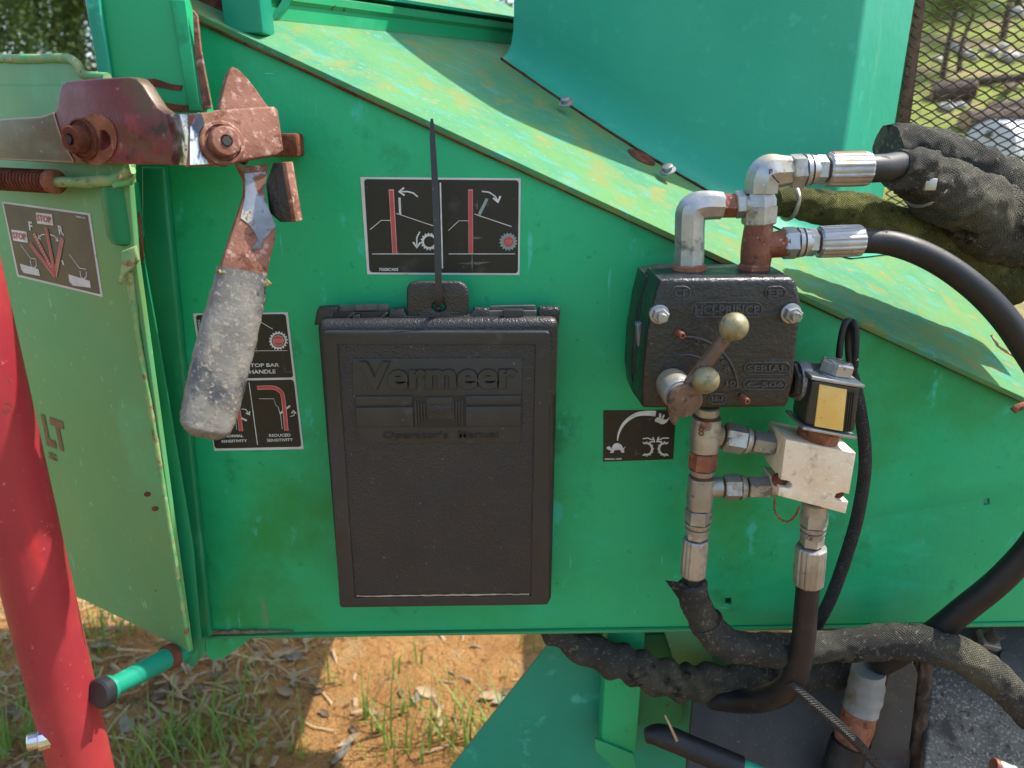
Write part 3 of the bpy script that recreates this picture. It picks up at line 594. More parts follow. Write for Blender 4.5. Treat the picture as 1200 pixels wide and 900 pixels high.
Z = zm(700, 460, 7.5)
d3 = decal('black decal with turtle, rabbit, sweeping arc and two toothed wheels', Z((53, 155), (690, 152), (666, 584), (50, 606)), PF, 'decal_black')
arc = smooth_loop([(175, 420), (190, 345), (240, 260), (330, 195), (420, 178), (512, 182)], 4, False)
aw = [.0008 + .0068 * (i / (len(arc) - 1)) ** .8 for i in range(len(arc))]
poly = [PF.q(*p) for p in Z(*arc)]
def half_gear(cx, cy, r, a0, a1, flip):
    out = [sk(Z, .0028, *[(cx + r * math.cos(a), cy + r * math.sin(a)) for a in [R(a0 + (a1 - a0) * i / 14) for i in range(15)]])]
    for i in range(9):
        a = R(a0 + (a1 - a0) * i / 8); out.append(sk(Z, .0015, (cx + r * math.cos(a), cy + r * math.sin(a)), (cx + r * 1.3 * math.cos(a), cy + r * 1.3 * math.sin(a))))
    return out
turtle = [PF.q(*p) for p in Z(*smooth_loop([(120, 495), (140, 455), (175, 440), (212, 458), (225, 485), (250, 465), (232, 498), (236, 522), (210, 522), (200, 502), (150, 505), (140, 525), (108, 526), (120, 508), (90, 496), (80, 482), (98, 468), (118, 480)], 3))]
rabbit = [[PF.q(*p) for p in Z(*smooth_loop(q, 3))] for q in ([(505, 235), (525, 215), (550, 222), (600, 235), (632, 212), (610, 255), (570, 275), (535, 262), (505, 250)], [(540, 215), (545, 178), (560, 190), (556, 222)], [(562, 225), (580, 190), (590, 200), (574, 232)])]
flat('pictogram_lines', [stroke(poly, aw), turtle] + rabbit + half_gear(428, 492, 52, -115, 115, 0) + half_gear(592, 492, 52, 65, 295, 0) +
     [sk(Z, .0016, (398, 402), (440, 396), (488, 416)), arrowhead(PF.q(*Z((502, 428))[0]), PF.q(*Z((455, 402))[0]), .0055), sk(Z, .0016, (628, 396), (580, 396), (532, 416)), arrowhead(PF.q(*Z((520, 428))[0]), PF.q(*Z((565, 400))[0]), .0055)], PF, .0014, M['ink_white'], d3)
text('lettering', '7000A-423', PF, Z((62, 590))[0], Z((212, 586))[0], Z((61, 574))[0], .0014, M['ink_white'], d3, .03)

Z = zm(0, 220, 6.4286)
d4 = decal('faded brown decal with STOP boxes and four lever positions on the flap', Z((18, 102), (682, 192), (778, 822), (135, 668)), FL, 'decal_white', inner=[Z((34, 118), (668, 206), (762, 802), (148, 654))], field='decal_brown', r=.0005)
sf = lambda w, *p: sk_f(FL, Z, w, *p)
flat('pictogram_lines', [[FL.q(*p) for p in Z((280, 184), (402, 200), (412, 284), (292, 268))], [FL.q(*p) for p in Z((96, 314), (210, 330), (222, 414), (110, 396))],
    sf(.001, (166, 428), (240, 530), (280, 535)), sf(.001, (533, 502), (610, 605), (660, 612)), [FL.q(*p) for p in Z((160, 570), (300, 612), (312, 664), (190, 640), (172, 615))], [FL.q(*p) for p in Z((526, 650), (688, 700), (694, 752), (560, 735), (532, 705))],
    sf(.0012, (350, 350), (325, 352), (305, 372)), sf(.0012, (388, 352), (420, 362), (445, 395)), arrowhead(FL.q(*Z((300, 380))[0]), FL.q(*Z((320, 355))[0]), .004), arrowhead(FL.q(*Z((450, 402))[0]), FL.q(*Z((425, 365))[0]), .004),
    sf(.0014, (238, 545), (245, 590), (268, 605), (285, 585), (280, 545)), sf(.0014, (612, 625), (620, 670), (642, 688), (662, 665), (660, 630)), sf(.003, (478, 545), (490, 580))], FL, .0016, M['ink_white'], d4)
flat('pictogram_levers', [sf(.0062, (238, 420), (425, 660)), sf(.0062, (267, 345), (428, 660)), sf(.0062, (360, 302), (428, 660)), sf(.0062, (482, 382), (428, 660))], FL, .0019, M['ink_pink'], d4)
flat('pictogram_levers', [sf(.0040, (240, 424), (425, 658)), sf(.0042, (361, 306), (428, 658))], FL, .0022, M['ink_red'], d4)
for a, b in (((268, 352), (420, 640)), ((480, 390), (430, 640))):
    flat('pictogram_levers', [sf(.0042, (a[0] + (b[0] - a[0]) * (i + .1) / 13, a[1] + (b[1] - a[1]) * (i + .1) / 13), (a[0] + (b[0] - a[0]) * (i + .6) / 13, a[1] + (b[1] - a[1]) * (i + .6) / 13)) for i in range(13)], FL, .0022, M['ink_red'], d4)
text('lettering', 'STOP', FL, Z((294, 250))[0], Z((400, 266))[0], Z((288, 200))[0], .0022, M['ink_red'], d4, .03)
text('lettering', 'STOP', FL, Z((112, 380))[0], Z((212, 396))[0], Z((104, 330))[0], .0022, M['ink_red'], d4, .03)
text('lettering', 'F', FL, Z((234, 320))[0], Z((262, 324))[0], Z((224, 252))[0], .0018, M['ink_white'], d4, .03)
text('lettering', 'R', FL, Z((458, 352))[0], Z((496, 358))[0], Z((446, 282))[0], .0018, M['ink_white'], d4, .03)
text('lettering', '7000C377', FL, Z((584, 222))[0], Z((662, 236))[0], Z((580, 208))[0], .0018, M['ink_white'], d4, .02)

# lower frame members below the panel ---------------------------------------
plate('leg_plate', [(652, 744), (528, 902), (470, 975), (860, 975), (860, 744)], FY(.10), .008, M['teal'], chip, .001)
po0, po1 = P(735, 735, .05), P(726, 880, .05)
hull_box('leg_post', [P(703, 888, .045), P(745, 888, .045), P(745, 888, .045) + V((.0, .045, 0)), P(703, 888, .045) + V((.0, .045, 0)), P(712, 735, .045), P(757, 735, .045), P(757, 735, .045) + V((0, .045, 0)), P(712, 735, .045) + V((0, .045, 0))], M['green'], chip, .004)
plate('post_foot', [(697, 866), (742, 884), (748, 906), (735, 915), (697, 880)], FY(.04), .006, M['green_edge'], chip, .002)
plate('post_gusset', [(778, 740), (835, 740), (835, 800), (790, 775)], FY(.07), .006, M['olive'], chip, .001)
plate('post_side', [(745, 744), (800, 744), (800, 850), (745, 850)], FY(.085), .006, M['dgreen'], chip, .001)

# ================================================================== LATCH BAR AND LEVER
# bar: left half turned to the left, right half bent round to face the sun
B1N = V((-.42, -1, 0)).normalized(); B1O = P(222, 160, -.155); B1 = Frame(B1O, B1N)
B2N = V((.62, -.79, .16)).normalized(); B2 = Frame(B1O, B2N)
lb = thing('latch_bar', 'worn red and bare steel latch bar bent beneath the hopper tray', 'latch bar', P(120, 190, -.1))
Zb = zm(0, 0, 3.0)
top = [(-40, 425), (0, 420), (150, 410), (190, 395), (200, 375), (205, 330), (215, 298), (235, 286), (330, 277), (450, 270), (478, 276), (500, 300), (525, 340), (550, 378), (580, 398), (620, 403), (664, 400)]
bot = [(664, 582), (480, 578), (300, 575), (150, 570), (0, 562), (-40, 560)]
slot = Zb(*[(352, 455), (372, 458), (390, 478), (392, 505), (378, 528), (352, 530)])
plate('bar_plate', Zb(*(top + bot)), B1, .014, M['bar'], lb, .0018, holes=[slot])
plate('worn_bar_end', Zb((-40, 424), (0, 419), (150, 409), (192, 394), (205, 440), (225, 500), (260, 560), (262, 572), (0, 561), (-40, 559)), B1, .001, M['bar_steel'], lb, .0003, off=.0012)
plate('rust_ring', Zb(*circ_px(335, 490, 78, 92)), B1, .0006, M['rust'], lb, 0, off=.0009, holes=[slot])
bend = Zb((664, 400), (700, 396), (735, 393), (760, 386), (935, 374), (965, 374), (978, 386), (998, 528), (975, 545), (830, 570), (760, 578), (664, 582))
plate('bent_end', bend, B2, .013, M['rust_lit'], lb, .002)
plate('polished_bend', Zb((588, 400), (663, 401), (664, 490), (663, 581), (602, 580), (610, 520), (596, 450)), B1, .001, M['polish'], lb, .0003, off=.0012)
plate('polished_bend', Zb((667, 401), (706, 397), (718, 430), (706, 490), (716, 548), (735, 578), (667, 581)), B2, .001, M['polish'], lb, .0003, off=.0012)
def bolt(parent, fr, px, r1, h1, r2, h2, r3, h3, m, m2, lean=V((0, 0, 0))):
    c = fr.w(*fr.q(*px)); d = (fr.n + lean).normalized()
    wsh = lathe('bolt', c - d * .006, d, [(0, r1), (h1 + .006, r1), (h1 + .007, r1 * .94), (h1 + .007, r2), (h1 + h2, r2), (h1 + h2 + .001, r2 * .94), (h1 + h2 + .001, r3), (h1 + h2 + h3, r3), (h1 + h2 + h3 + .0015, r3 * .9),
        (h1 + h2 + h3 + .0015, r3 * .42), (h1 + h2 + h3 - .004, r3 * .38)], m, parent, 30, 0, 30)
    lathe('hex_socket', c + d * (h1 + h2 + h3 - .0035), d, [(0, r3 * .33), (.0006, r3 * .33)], m2, wsh, 6)
    return wsh
bolt(lb, B1, Zb((300, 490))[0], .0195, .004, .0175, .005, .0130, .012, M['rust_dark'], M['recess_shade'])
plate('rust_ring', Zb(*circ_px(775, 480, 66, 90)), B2, .001, M['rust_lit'], lb, .0002, off=.0018)
bolt(lb, B2, Zb((778, 505))[0], .020, .005, .0165, .003, .0135, .013, M['rust_lit'], M['recess_shade'])

lv = thing('control_lever', 'rusty feed lever with sickle tip and worn lumpy grey grip', 'lever', P(240, 508, -.2))
LVN = V((.50, -.84, .20)).normalized(); LVO = B2.w(*B2.q(262, 160), -.017); LV = Frame(LVO, LVN)
Zl = zm(200, 60, 3.333)
plate('sickle_plate', Zl((240, 60), (262, 68), (300, 105), (335, 150), (362, 190), (385, 220), (380, 300), (300, 440), (255, 420), (190, 240), (196, 200), (212, 130), (226, 85)), B2.off(-.016), .012, M['rust_lit'], lv, .0012)
lever_px = Zl((255, 428), (282, 450), (385, 440), (368, 520), (372, 590), (412, 680), (408, 740), (392, 800), (372, 900), (330, 1010), (210, 1000), (180, 890), (222, 760), (255, 660), (288, 560), (290, 500), (275, 470))
plate('lever_arm', lever_px, LV, .013, M['rust_lit'], lv, .0015)
plate('scraped_patch', Zl((287, 478), (378, 470), (366, 530), (372, 590), (410, 682), (395, 705), (362, 735), (352, 770), (325, 775), (318, 768), (340, 735), (325, 705), (300, 672), (272, 652), (290, 570), (292, 510)), LV, .0008, M['blue_steel'], lv, .0002, off=.0009)
SN = V((-.30, -.95, 0)).normalized(); SFr = Frame(LV.w(*LV.q(322, 225), .008), SN)
plate('stop_tab', Zl((398, 436), (446, 433), (482, 667), (425, 668), (385, 632), (370, 520)), SFr, .006, M['cast'], lv, .0015)  # black colour stands for shade on the face of the tab
plate('tab_lit_edge', Zl((443, 433), (460, 432), (498, 662), (480, 668)), SFr, .012, M['rust_lit'], lv, .0010, off=.004)  # pale rust strip paints in the sunlit edge of the tab
# grip: swollen lumpy coating round the arm
axis = [(283, 318), (278, 350), (268, 390), (258, 430), (249, 468), (242, 500), (239, 512)]
gp = [LV.w(*LV.q(x, y), .0) for x, y in axis]
side = LV.u; gr = [.0228, .025, .0265, .0265, .026, .0232, .0125]
def grip_mesh():
    pts = [V(p) for p in smooth_loop([tuple(p) for p in gp], 8, False)]; rr = [x[0] for x in smooth_loop([(x, 0) for x in gr], 8, False)]
    bm = bmesh.new(); rings = []; n = 36
    for i, p in enumerate(pts):
        t = (pts[min(i + 1, len(pts) - 1)] - pts[max(0, i - 1)]).normalized(); s = (side - t * side.dot(t)).normalized(); f = t.cross(s); ring = []
        for j in range(n):
            a = 2 * math.pi * j / n; ca, sa = math.cos(a), math.sin(a); e = .62
            x = math.copysign(abs(ca) ** e, ca); y = math.copysign(abs(sa) ** e, sa)
            q = V((ca * 2, sa * 2, i * .32)); k = 1 + .03 * noise.noise(q) + .015 * noise.noise(q * 2.3)
            edge = 1 + .05 * abs(ca) * noise.noise(V((i * .8, ca * 3, 2)))
            ring.append(bm.verts.new(p + s * x * rr[i] * k * edge + f * y * .0165 * k * min(1, rr[i] / .022)))
        rings.append(ring)
    for i in range(len(rings) - 1):
        for j in range(n): bm.faces.new((rings[i][j], rings[i][(j + 1) % n], rings[i + 1][(j + 1) % n], rings[i + 1][j]))
    bm.faces.new(rings[0][::-1]); bm.faces.new(rings[-1]); return bm_mesh(bm)
link('grip', grip_mesh(), M['grip'], lv, 70)
rim = []
for i in range(15):
    rim.append(LV.w(*LV.q(254 + i * 4.2, 318 + (4 if i % 2 else 0) + i * .9), .009 + .0015 * (i % 3)))
tube('torn_grip_rim', rim, .0032, M['gripold'], lv, 8, 3, wob(4, .5, 200))
box('panel_stop', P(324, 170, -.03) - V((.012, .0, .012)), P(324, 170, -.03) + V((.022, .03, .012)), M['rust_dark'], chip, .003)

# spring --------------------------------------------------------------------
SPF = Frame(B1O - B1N * .012, B1N)
sp = thing('coil_spring', 'rusty coil tension spring stretched under the latch bar', 'spring', P(60, 222, -.05))
s0, s1 = SPF.w(*SPF.q(-90, 205)), SPF.w(*SPF.q(66, 213)); dx, dy, dz = frame_of(s1 - s0)
Ls = (s1 - s0).length; turns = 42; hel = []
for i in range(turns * 10 + 1):
    a = 2 * math.pi * i / 10; t = i / (turns * 10); hel.append(s0 + dz * Ls * t + (dx * math.cos(a) + dy * math.sin(a)) * .0105)
tube('coil', hel, .0022, M['rust_dark'], sp, 6, 1)
cyl('coil_core', s0 + dz * .001, s1 - dz * .004, .0088, M['rust_dark'], sp)
tube('hook_rod', [s1 - dz * .012, SPF.w(*SPF.q(80, 213)), SPF.w(*SPF.q(110, 213)), SPF.w(*SPF.q(140, 208)), SPF.w(*SPF.q(153, 198))], .0055, M['chip'], sp, 10, 6, wob(6, .15, 40))
lathe('end_collar', s1 - dz * .010, dz, [(0, .010), (.002, .0125), (.010, .0125), (.012, .009)], M['rust'], sp, 16)

# ================================================================== RED STOP BAR
YT = -.178
t_top, t_bot = P(-54, 290, YT), P(103, 930, YT + .02)
td = (t_bot - t_top).normalized(); Rt = .0335
sb = thing('stop_bar', 'thick glossy red tubular stop bar standing in front of the hopper', 'stop bar', t_bot)
tb0, tb1 = t_top - td * .25, t_bot + td * .12
nseg = 24
tube('red_tube', [tb0.lerp(tb1, i / nseg) for i in range(nseg + 1)], Rt, M['red'], sb, 40, 1, None, 60)
bx = P(50, 866, YT - .01); bd = V((-.8, -.45, .1)).normalized()
lathe('bolt', bx - bd * .012, bd, [(0, .012), (.010, .013), (.016, .013), (.017, .0095), (.026, .0095), (.0275, .008)], M['chrome'], sb, 12, 0, 25)
# green pivot rod between tube and hopper
pr = thing('pivot_rod', 'short teal pivot rod with dark collar joining red tube to hopper', 'rod', P(125, 815, -.22))
pa, pb = P(126, 808, YT + .02), P(214, 762, -.05); pd = (pb - pa).normalized()
lathe('rod', pa, pd, [(0, .0115), ((pb - pa).length, .0145)], M['teal'], pr, 24)
lathe('collar', pa - pd * .014, pd, [(0, .015), (.002, .0175), (.012, .0175), (.013, .015)], M['plastic_smooth'], pr, 24)
lathe('flange', pa + pd * .001, pd, [(0, .0145), (.004, .015), (.006, .013)], M['teal'], pr, 24)
lathe('rust_collar', pb - pd * .03, pd, [(0, .015), (.003, .0165), (.012, .0165), (.014, .0145)], M['rust_dark'], pr, 24)

# ================================================================== OPERATOR'S MANUAL BOX
mb = thing('manual_box', "black plastic operator's manual box hanging below the pictogram decal", 'manual box', P(520, 713, -.02))
YB = -.058; BF = FY(YB)
Z4 = zm(350, 350, 2.3686)
shell = plate('shell', [(370, 376), (655, 373), (646, 711), (397, 713)], FY(YB + .009), .046, M['plastic'], mb, .009, r=.012)
lid = plate('lid', Z4((65, 92), (697, 92), (694, 850), (114, 858)), BF, .012, M['plastic_smooth'], mb, .0012, r=.005, holes=[Z4((107, 128), (657, 128), (645, 826), (155, 832))])
field = plate('lid_field', Z4((100, 120), (664, 120), (652, 834), (148, 840)), BF.off(-.0022), .006, M['plastic_grain'], mb, 0)
E1 = BF.off(-.0020)
emb = plate('emblem_plate', Z4((150, 166), (620, 164), (618, 268), (617, 392), (606, 402), (175, 402), (165, 392), (152, 262)), E1, .0012, M['plastic_smooth'], lid, .0003, off=.0008)
# raised shallow rectangles of the emblem
for q in (((158, 270), (315, 269), (317, 292), (159, 294)), ((160, 301), (317, 299), (319, 352), (163, 354)), ((464, 268), (617, 267), (617, 290), (464, 292)), ((464, 298), (617, 297), (616, 350), (464, 352))):
    plate('emblem_bar', Z4(*q), E1, .0018, M['plastic_smooth'], lid, .0005, off=.0026)
    flat('bar_groove_shade', [[E1.q(*p) for p in Z4(*[(x + (2.2 if x > sum(a for a, b in q) / 4 else -2.2), y + (2.2 if y > sum(b for a, b in q) / 4 else -2.2)) for x, y in q])]], E1, .0013, M['recess_shade'], lid)  # dark flat border stands for shade round each raised bar
for k in range(4):
    plate('emblem_frame', Z4((322 + k * 8, 282 + k * 2), (326 + k * 8, 282 + k * 2), (330 + k * 8, 350 - k * 5), (325 + k * 8, 352 - k * 5)), E1, .0018, M['plastic_smooth'], lid, .0003, off=.0026)
    plate('emblem_frame', Z4((452 - k * 8, 280 + k * 2), (456 - k * 8, 280 + k * 2), (456 - k * 8, 352 - k * 5), (451 - k * 8, 350 - k * 5)), E1, .0018, M['plastic_smooth'], lid, .0003, off=.0026)
flat('bar_groove_shade', [[E1.q(*p) for p in Z4((320, 270), (460, 268), (460, 356), (322, 358))]], E1, .0013, M['recess_shade'], lid)  # dark sheet stands for shade between the emblem frames
plate('emblem_center', Z4((355, 273), (428, 272), (428, 332), (358, 334)), E1, .0016, M['plastic_smooth'], lid, .0005, off=.0022)
plate('emblem_center', Z4((362, 292), (424, 291), (424, 312), (402, 318), (382, 318), (363, 312)), E1, .0012, M['plastic_grain'], lid, .0003, off=.0030)
text('letter_groove_shade', 'Vermeer', E1, Z4((168, 254))[0], Z4((606, 251))[0], Z4((166, 171))[0], .0014, M['recess_shade'], lid, .060)  # bolder near-black letters paint the shade round the raised ones
text('raised_lettering', 'Vermeer', E1, Z4((171, 251))[0], Z4((603, 248))[0], Z4((169, 174))[0], .0012, M['plastic_smooth'], lid, .034, .0018)
text('raised_lettering', "Operator's  Manual", E1, Z4((236, 393))[0], Z4((552, 390))[0], Z4((236, 369))[0], .0012, M['plastic_smooth'], lid, .0, .0004)
text('letter_groove_shade', "Operator's  Manual", E1, Z4((234, 394))[0], Z4((554, 391))[0], Z4((234, 368))[0], .0022, M['recess_shade'], lid, .008)  # flat near-black letters stand for shade in moulded lines
# dust line in the bottom groove
tube('dust_line', along(BF.w(*BF.q(*Z4((160, 828))[0]), -.0015), BF.w(*BF.q(*Z4((640, 822))[0]), -.0015), 60), .0009, M['straw'], lid, 6, 1, wob(4, .9, 150))
# hanger tab
Z7 = zm(360, 320, 3.871)
plate('hanger_tab', Z7((450, 38), (732, 38), (734, 215), (450, 225)), FY(-.034), .009, M['plastic'], mb, .003, r=[.013, .016, 0, 0], holes=[Z7(*circ_px(596, 155, 29, 19, 18))])
# latches on the top rim
def toprim(name, px, y0, m, th, bev=.001, parent=None): return plate(name, Z7(*px), FY(y0), th, m, parent or mb, bev)
lt1 = toprim('latch', [(150, 148), (372, 142), (368, 175), (135, 178)], -.030, M['plastic_grey'], .004)
toprim('latch_bar_strip', [(215, 143), (315, 141), (315, 170), (218, 172)], -.0335, M['plastic_grey'], .003, .001, lt1)
toprim('latch_recess_shade', [(132, 178), (366, 174), (345, 236), (120, 236)], -.0345, M['recess_shade'], .004)  # near-black plate stands for shade inside the open latch
for a in ([(150, 222), (205, 178), (222, 180), (170, 228)], [(305, 222), (355, 180), (366, 182), (330, 225)], [(205, 190), (240, 188), (236, 228), (206, 228)]):
    toprim('latch_rib', a, -.038, M['plastic_smooth'], .006)
lt2 = toprim('latch', [(828, 150), (1034, 146), (1036, 172), (830, 172)], -.030, M['plastic_grey'], .004)
toprim('latch_plate', [(822, 172), (1040, 170), (1045, 240), (824, 240)], -.0345, M['plastic_grey'], .004)
toprim('latch_button', [(890, 166), (982, 166), (982, 216), (888, 216)], -.041, M['plastic_smooth'], .008, .0015, lt2)
for q in ([(40, 175), (50, 155), (140, 150), (142, 160), (125, 235), (28, 240)], [(1045, 168), (1055, 155), (1140, 155), (1150, 175), (1144, 240), (1050, 240)]):
    toprim('corner_rim', q, -.036, M['plastic'], .012, .004)
plate('top_rim', Z7((372, 165), (438, 158), (450, 195), (735, 190), (760, 158), (826, 162), (826, 242), (350, 242)), FY(-.036), .012, M['plastic'], mb, .004)

# cable tie ------------------------------------------------------------------
ct = thing('cable_tie', 'long black cable tie threaded through the manual box tab', 'cable tie', P(514, 362, -.04))
cpts = [(514, 362, -.036, .0036), (514, 345, -.046, .0037), (513, 300, -.046, .0036), (511, 250, -.042, .0035), (509, 200, -.037, .0034), (507, 165, -.034, .0030), (506.5, 148, -.033, .0022), (506, 139, -.033, .0012)]
bm = bmesh.new(); prev = None
pts3 = smooth_loop([tuple(P(x, y, d)) for x, y, d, ww in cpts], 8, False); ws = [x[0] for x in smooth_loop([(ww, 0) for *_, ww in cpts], 8, False)]
rings = []
for i, p in enumerate(pts3):
    p = V(p); rings.append([bm.verts.new(p + V((sx * ws[i], sy * .0007, 0))) for sx, sy in ((-1, -1), (1, -1), (1, 1), (-1, 1))])
for i in range(len(rings) - 1):
    for j in range(4): bm.faces.new((rings[i][j], rings[i][(j + 1) % 4], rings[i + 1][(j + 1) % 4], rings[i + 1][j]))
bm.faces.new(rings[0]); bm.faces.new(rings[-1])
link('strap', bm_mesh(bm), M['plastic_smooth'], ct, 30)
h0 = P(514, 360, -.038)
tube('loop_behind_tab', [h0, h0 + V((0, .012, -.003)), h0 + V((0, .028, .006)), h0 + V((0, .034, .02))], .0022, M['plastic_smooth'], ct, 8, 6)

def folds(seed, amp, f):
    def g(a, s, t):
        q = V((math.cos(a + s * 9) * 1.1, math.sin(a + s * 9) * 1.1, s * f + seed)); r = 1 - abs(noise.noise(q)) * 2
        return 1 + amp * (.55 * noise.noise(q * .6) + .30 * (r - .45)) + amp * .25 * noise.noise(q * 3.1)
    return g
# ================================================================== FLOW CONTROL VALVE
fv = thing('flow_valve', 'black cast iron hydraulic flow valve with brass knobbed lever', 'valve', P(845, 480, -.06))
YV = -.135; VF = FY(YV)
Z5 = zm(730, 310, 4.736)
body = plate('valve_body', Z5((206, 82), (300, 78), (935, 72), (965, 100), (990, 190), (985, 290), (965, 480), (950, 640), (920, 770), (900, 795), (500, 800), (120, 800), (104, 785), (112, 600), (132, 400), (160, 240)), VF, .075, M['cast'], fv, .005)
plate('valve_back', Z5((130, 60), (260, 40), (900, 50), (960, 120), (975, 300), (940, 740), (100, 775), (60, 720), (48, 600), (60, 400), (95, 200)), FY(YV + .055), .060, M['cast'], fv, .006)
plate('side_clip', Z5((75, 330), (105, 325), (112, 455), (85, 460)), FY(YV + .035), .012, M['blue_steel'], fv, .0015)
def plug_nut(px, r):
    c = P(*px, YV); n = lathe('flange_nut', c + V((0, .004, 0)), (0, -1, 0), [(0, r * 1.12), (.006, r * 1.12), (.0065, r * .98)], M['zinc'], fv, 24)
    hexa('hex', c + V((0, -.002, 0)), c + V((0, -.012, 0)), r * .95, M['zinc'], n); cyl('stud', c + V((0, -.010, 0)), c + V((0, -.019, 0)), r * .52, M['zinc'], n)
plug_nut((772.5, 368), .0088); plug_nut((926.5, 367), .0092)
for px in ((794, 389), (869, 465)):
    c = P(*px, YV); e = c + V((.003, -.013, -.001))
    n = lathe('roll_pin', c, e - c, [(0, .0034), (.011, .0034), (.0125, .0030), (.0125, .0016), (.009, .0015)], M['copper'], fv, 14)
# side port plug to the right
pc = P(926, 446, YV + .045)
hexa('port_plug', pc, pc + V((.034, 0, 0)), .020, M['cast'], fv, .5, 6)
lathe('plug_collar', pc + V((.006, 0, 0)), (1, 0, 0), [(0, .0215), (.006, .0225), (.012, .0215)], M['blue_steel'], fv, 24)
# raised lettering and ovals cast into the front
def oval(px0, py0, px1, py1):
    r = (py1 - py0) / 2; pts = []
    for i in range(9): a = R(90 + 180 * i / 8); pts.append((px0 + r + r * math.cos(a), (py0 + py1) / 2 - r * math.sin(a)))
    for i in range(9): a = R(-90 + 180 * i / 8); pts.append((px1 - r + r * math.cos(a), (py0 + py1) / 2 - r * math.sin(a)))
    return pts
def cast_text(t, x0, y0, x1, y1, tx0=None, pad=10, frame=True):
    if frame:
        o = [VF.q(*p) for p in Z5(*oval(x0, y0, x1, y1))]; i = [VF.q(*p) for p in Z5(*oval(x0 + 9, y0 + 8, x1 - 9, y1 - 8))]
        me = curve_mesh([o, i], .002, .0006, .0012); me.transform(VF.mat()); link('cast_oval', me, M['cast'], body, 35)
    text('raised_lettering', t, VF, Z5((x0 + 20, y1 - 18))[0], Z5((x1 - 20, y1 - 18))[0], Z5((x0 + 20, y0 + 18))[0], -.0005, M['cast'], body, .03, .0020)
cast_text('CF', 265, 118, 378, 195); cast_text('EF', 785, 118, 905, 195); cast_text('HCI-PRINCE', 378, 206, 775, 294)
cast_text('SERIAL', 668, 538, 930, 612); cast_text('C-506', 664, 632, 908, 696); cast_text('IN', 470, 712, 575, 775)
for t, a, b, c in (('2', (395, 440), (425, 452), (402, 405)), ('4', (432, 455), (455, 470), (445, 425)), ('8', (560, 592), (592, 592), (560, 562)), ('10', (570, 672), (625, 672), (570, 640)), ('6', (540, 545), (562, 555), (550, 520))):
    text('raised_lettering', t, VF, Z5(a)[0], Z5(b)[0], Z5(c)[0], -.0005, M['cast'], body, .02, .0018)
def arcp(cx, cy, r, a0, a1, n=16): return [(cx + r * math.cos(R(a0 + (a1 - a0) * i / n)), cy - r * math.sin(R(a0 + (a1 - a0) * i / n))) for i in range(n + 1)]
for (r, a0, a1) in ((290, 0, 95), (190, 40, 100)):
    pts = [P(*p, YV - .0002) for p in Z5(*arcp(345, 690, r, a0 + 2, a1))]
    tube('dial_ridge', pts, .0016, M['cast'], body, 8, 2)
# hub, lever and two knobs
hc = P(787, 449, YV)
hub = lathe('hub', hc + V((0, .004, 0)), V((.004, -.034, -.004)), [(0, .0165), (.010, .0172), (.030, .0172), (.032, .0162), (.032, .0150), (.044, .0150)], M['zinc'], fv, 30)
he = hc + V((.0046, -.036, -.0045))
lathe('hub_cap', he, V((.06, -1, -.08)), [(0, .0172), (.005, .0178), (.007, .0165), (.0062, .004), (.0072, .002)], M['brown_steel'], hub, 30)
arm0, arm1 = P(808, 450, YV - .03), P(856, 389, YV - .038)
ad = (arm1 - arm0)
tube('lever_arm', [arm0, arm0.lerp(arm1, .5), arm1], [.0062, .0062, .0056], M['brown_steel'], fv, 12, 4, None, 45, .8)
link('knob', ball_mesh(P(860, 383, YV - .042), .0140, 4, lambda c: 1 - .06 * abs(c.y)), M['gold_knob'], fv, 60)
link('knob', ball_mesh(P(827, 446, YV - .046), .0136, 4, lambda c: 1 - .10 * max(0, -c.y) - .03 * abs(c.y)), M['gold_knob'], fv, 60)
for i, (x, y) in enumerate([(783, 462), (779, 470), (785, 478), (790, 487)]):
    link('worm_tooth', ball_mesh(P(x, y, YV - .004), .0045, 1), M['rust_dark'], hub, 40)
lathe('pointer_tip', P(789, 480, YV - .012), P(790, 492, YV - .014) - P(789, 480, YV - .012), [(0, .006), (.012, .004), (.016, .001)], M['brown_steel'], hub, 10)

# ================================================================== FITTINGS ABOVE THE VALVE
YE = -.085
def PXr(r, y): return r * (y - CAM.y) / FPX * .98
el = thing('elbow_fitting', 'tall grey elbow fitting on rusty bushing at valve port CF', 'pipe fitting', P(807, 322, YE))
e_b, e_c, e_r = P(807, 322, YE), P(809, 243, YE), P(846, 241, YE)
hexa('bushing', e_b - V((0, 0, .004)), P(807, 309, YE), .0175, M['rust'], el, .2, 12)
tube('elbow', [P(807, 312, YE), P(808, 290, YE), P(808.5, 262, YE), P(811, 246, YE), P(824, 241, YE), P(846, 241, YE)], [.0160, .0156, .0156, .0158, .0150, .0138], M['zinc'], el, 8, 5, None, 30)
hexa('adapter', P(844, 241, YE), P(862, 241, YE), .0128, M['rust_red'], el, .1)
hexa('jam_nut', P(861, 240, YE), P(872, 239, YE), .0140, M['zinc'], el, .4)
cyl('nipple', P(870, 240, YE), P(880, 240, YE), .011, M['zinc'], el)

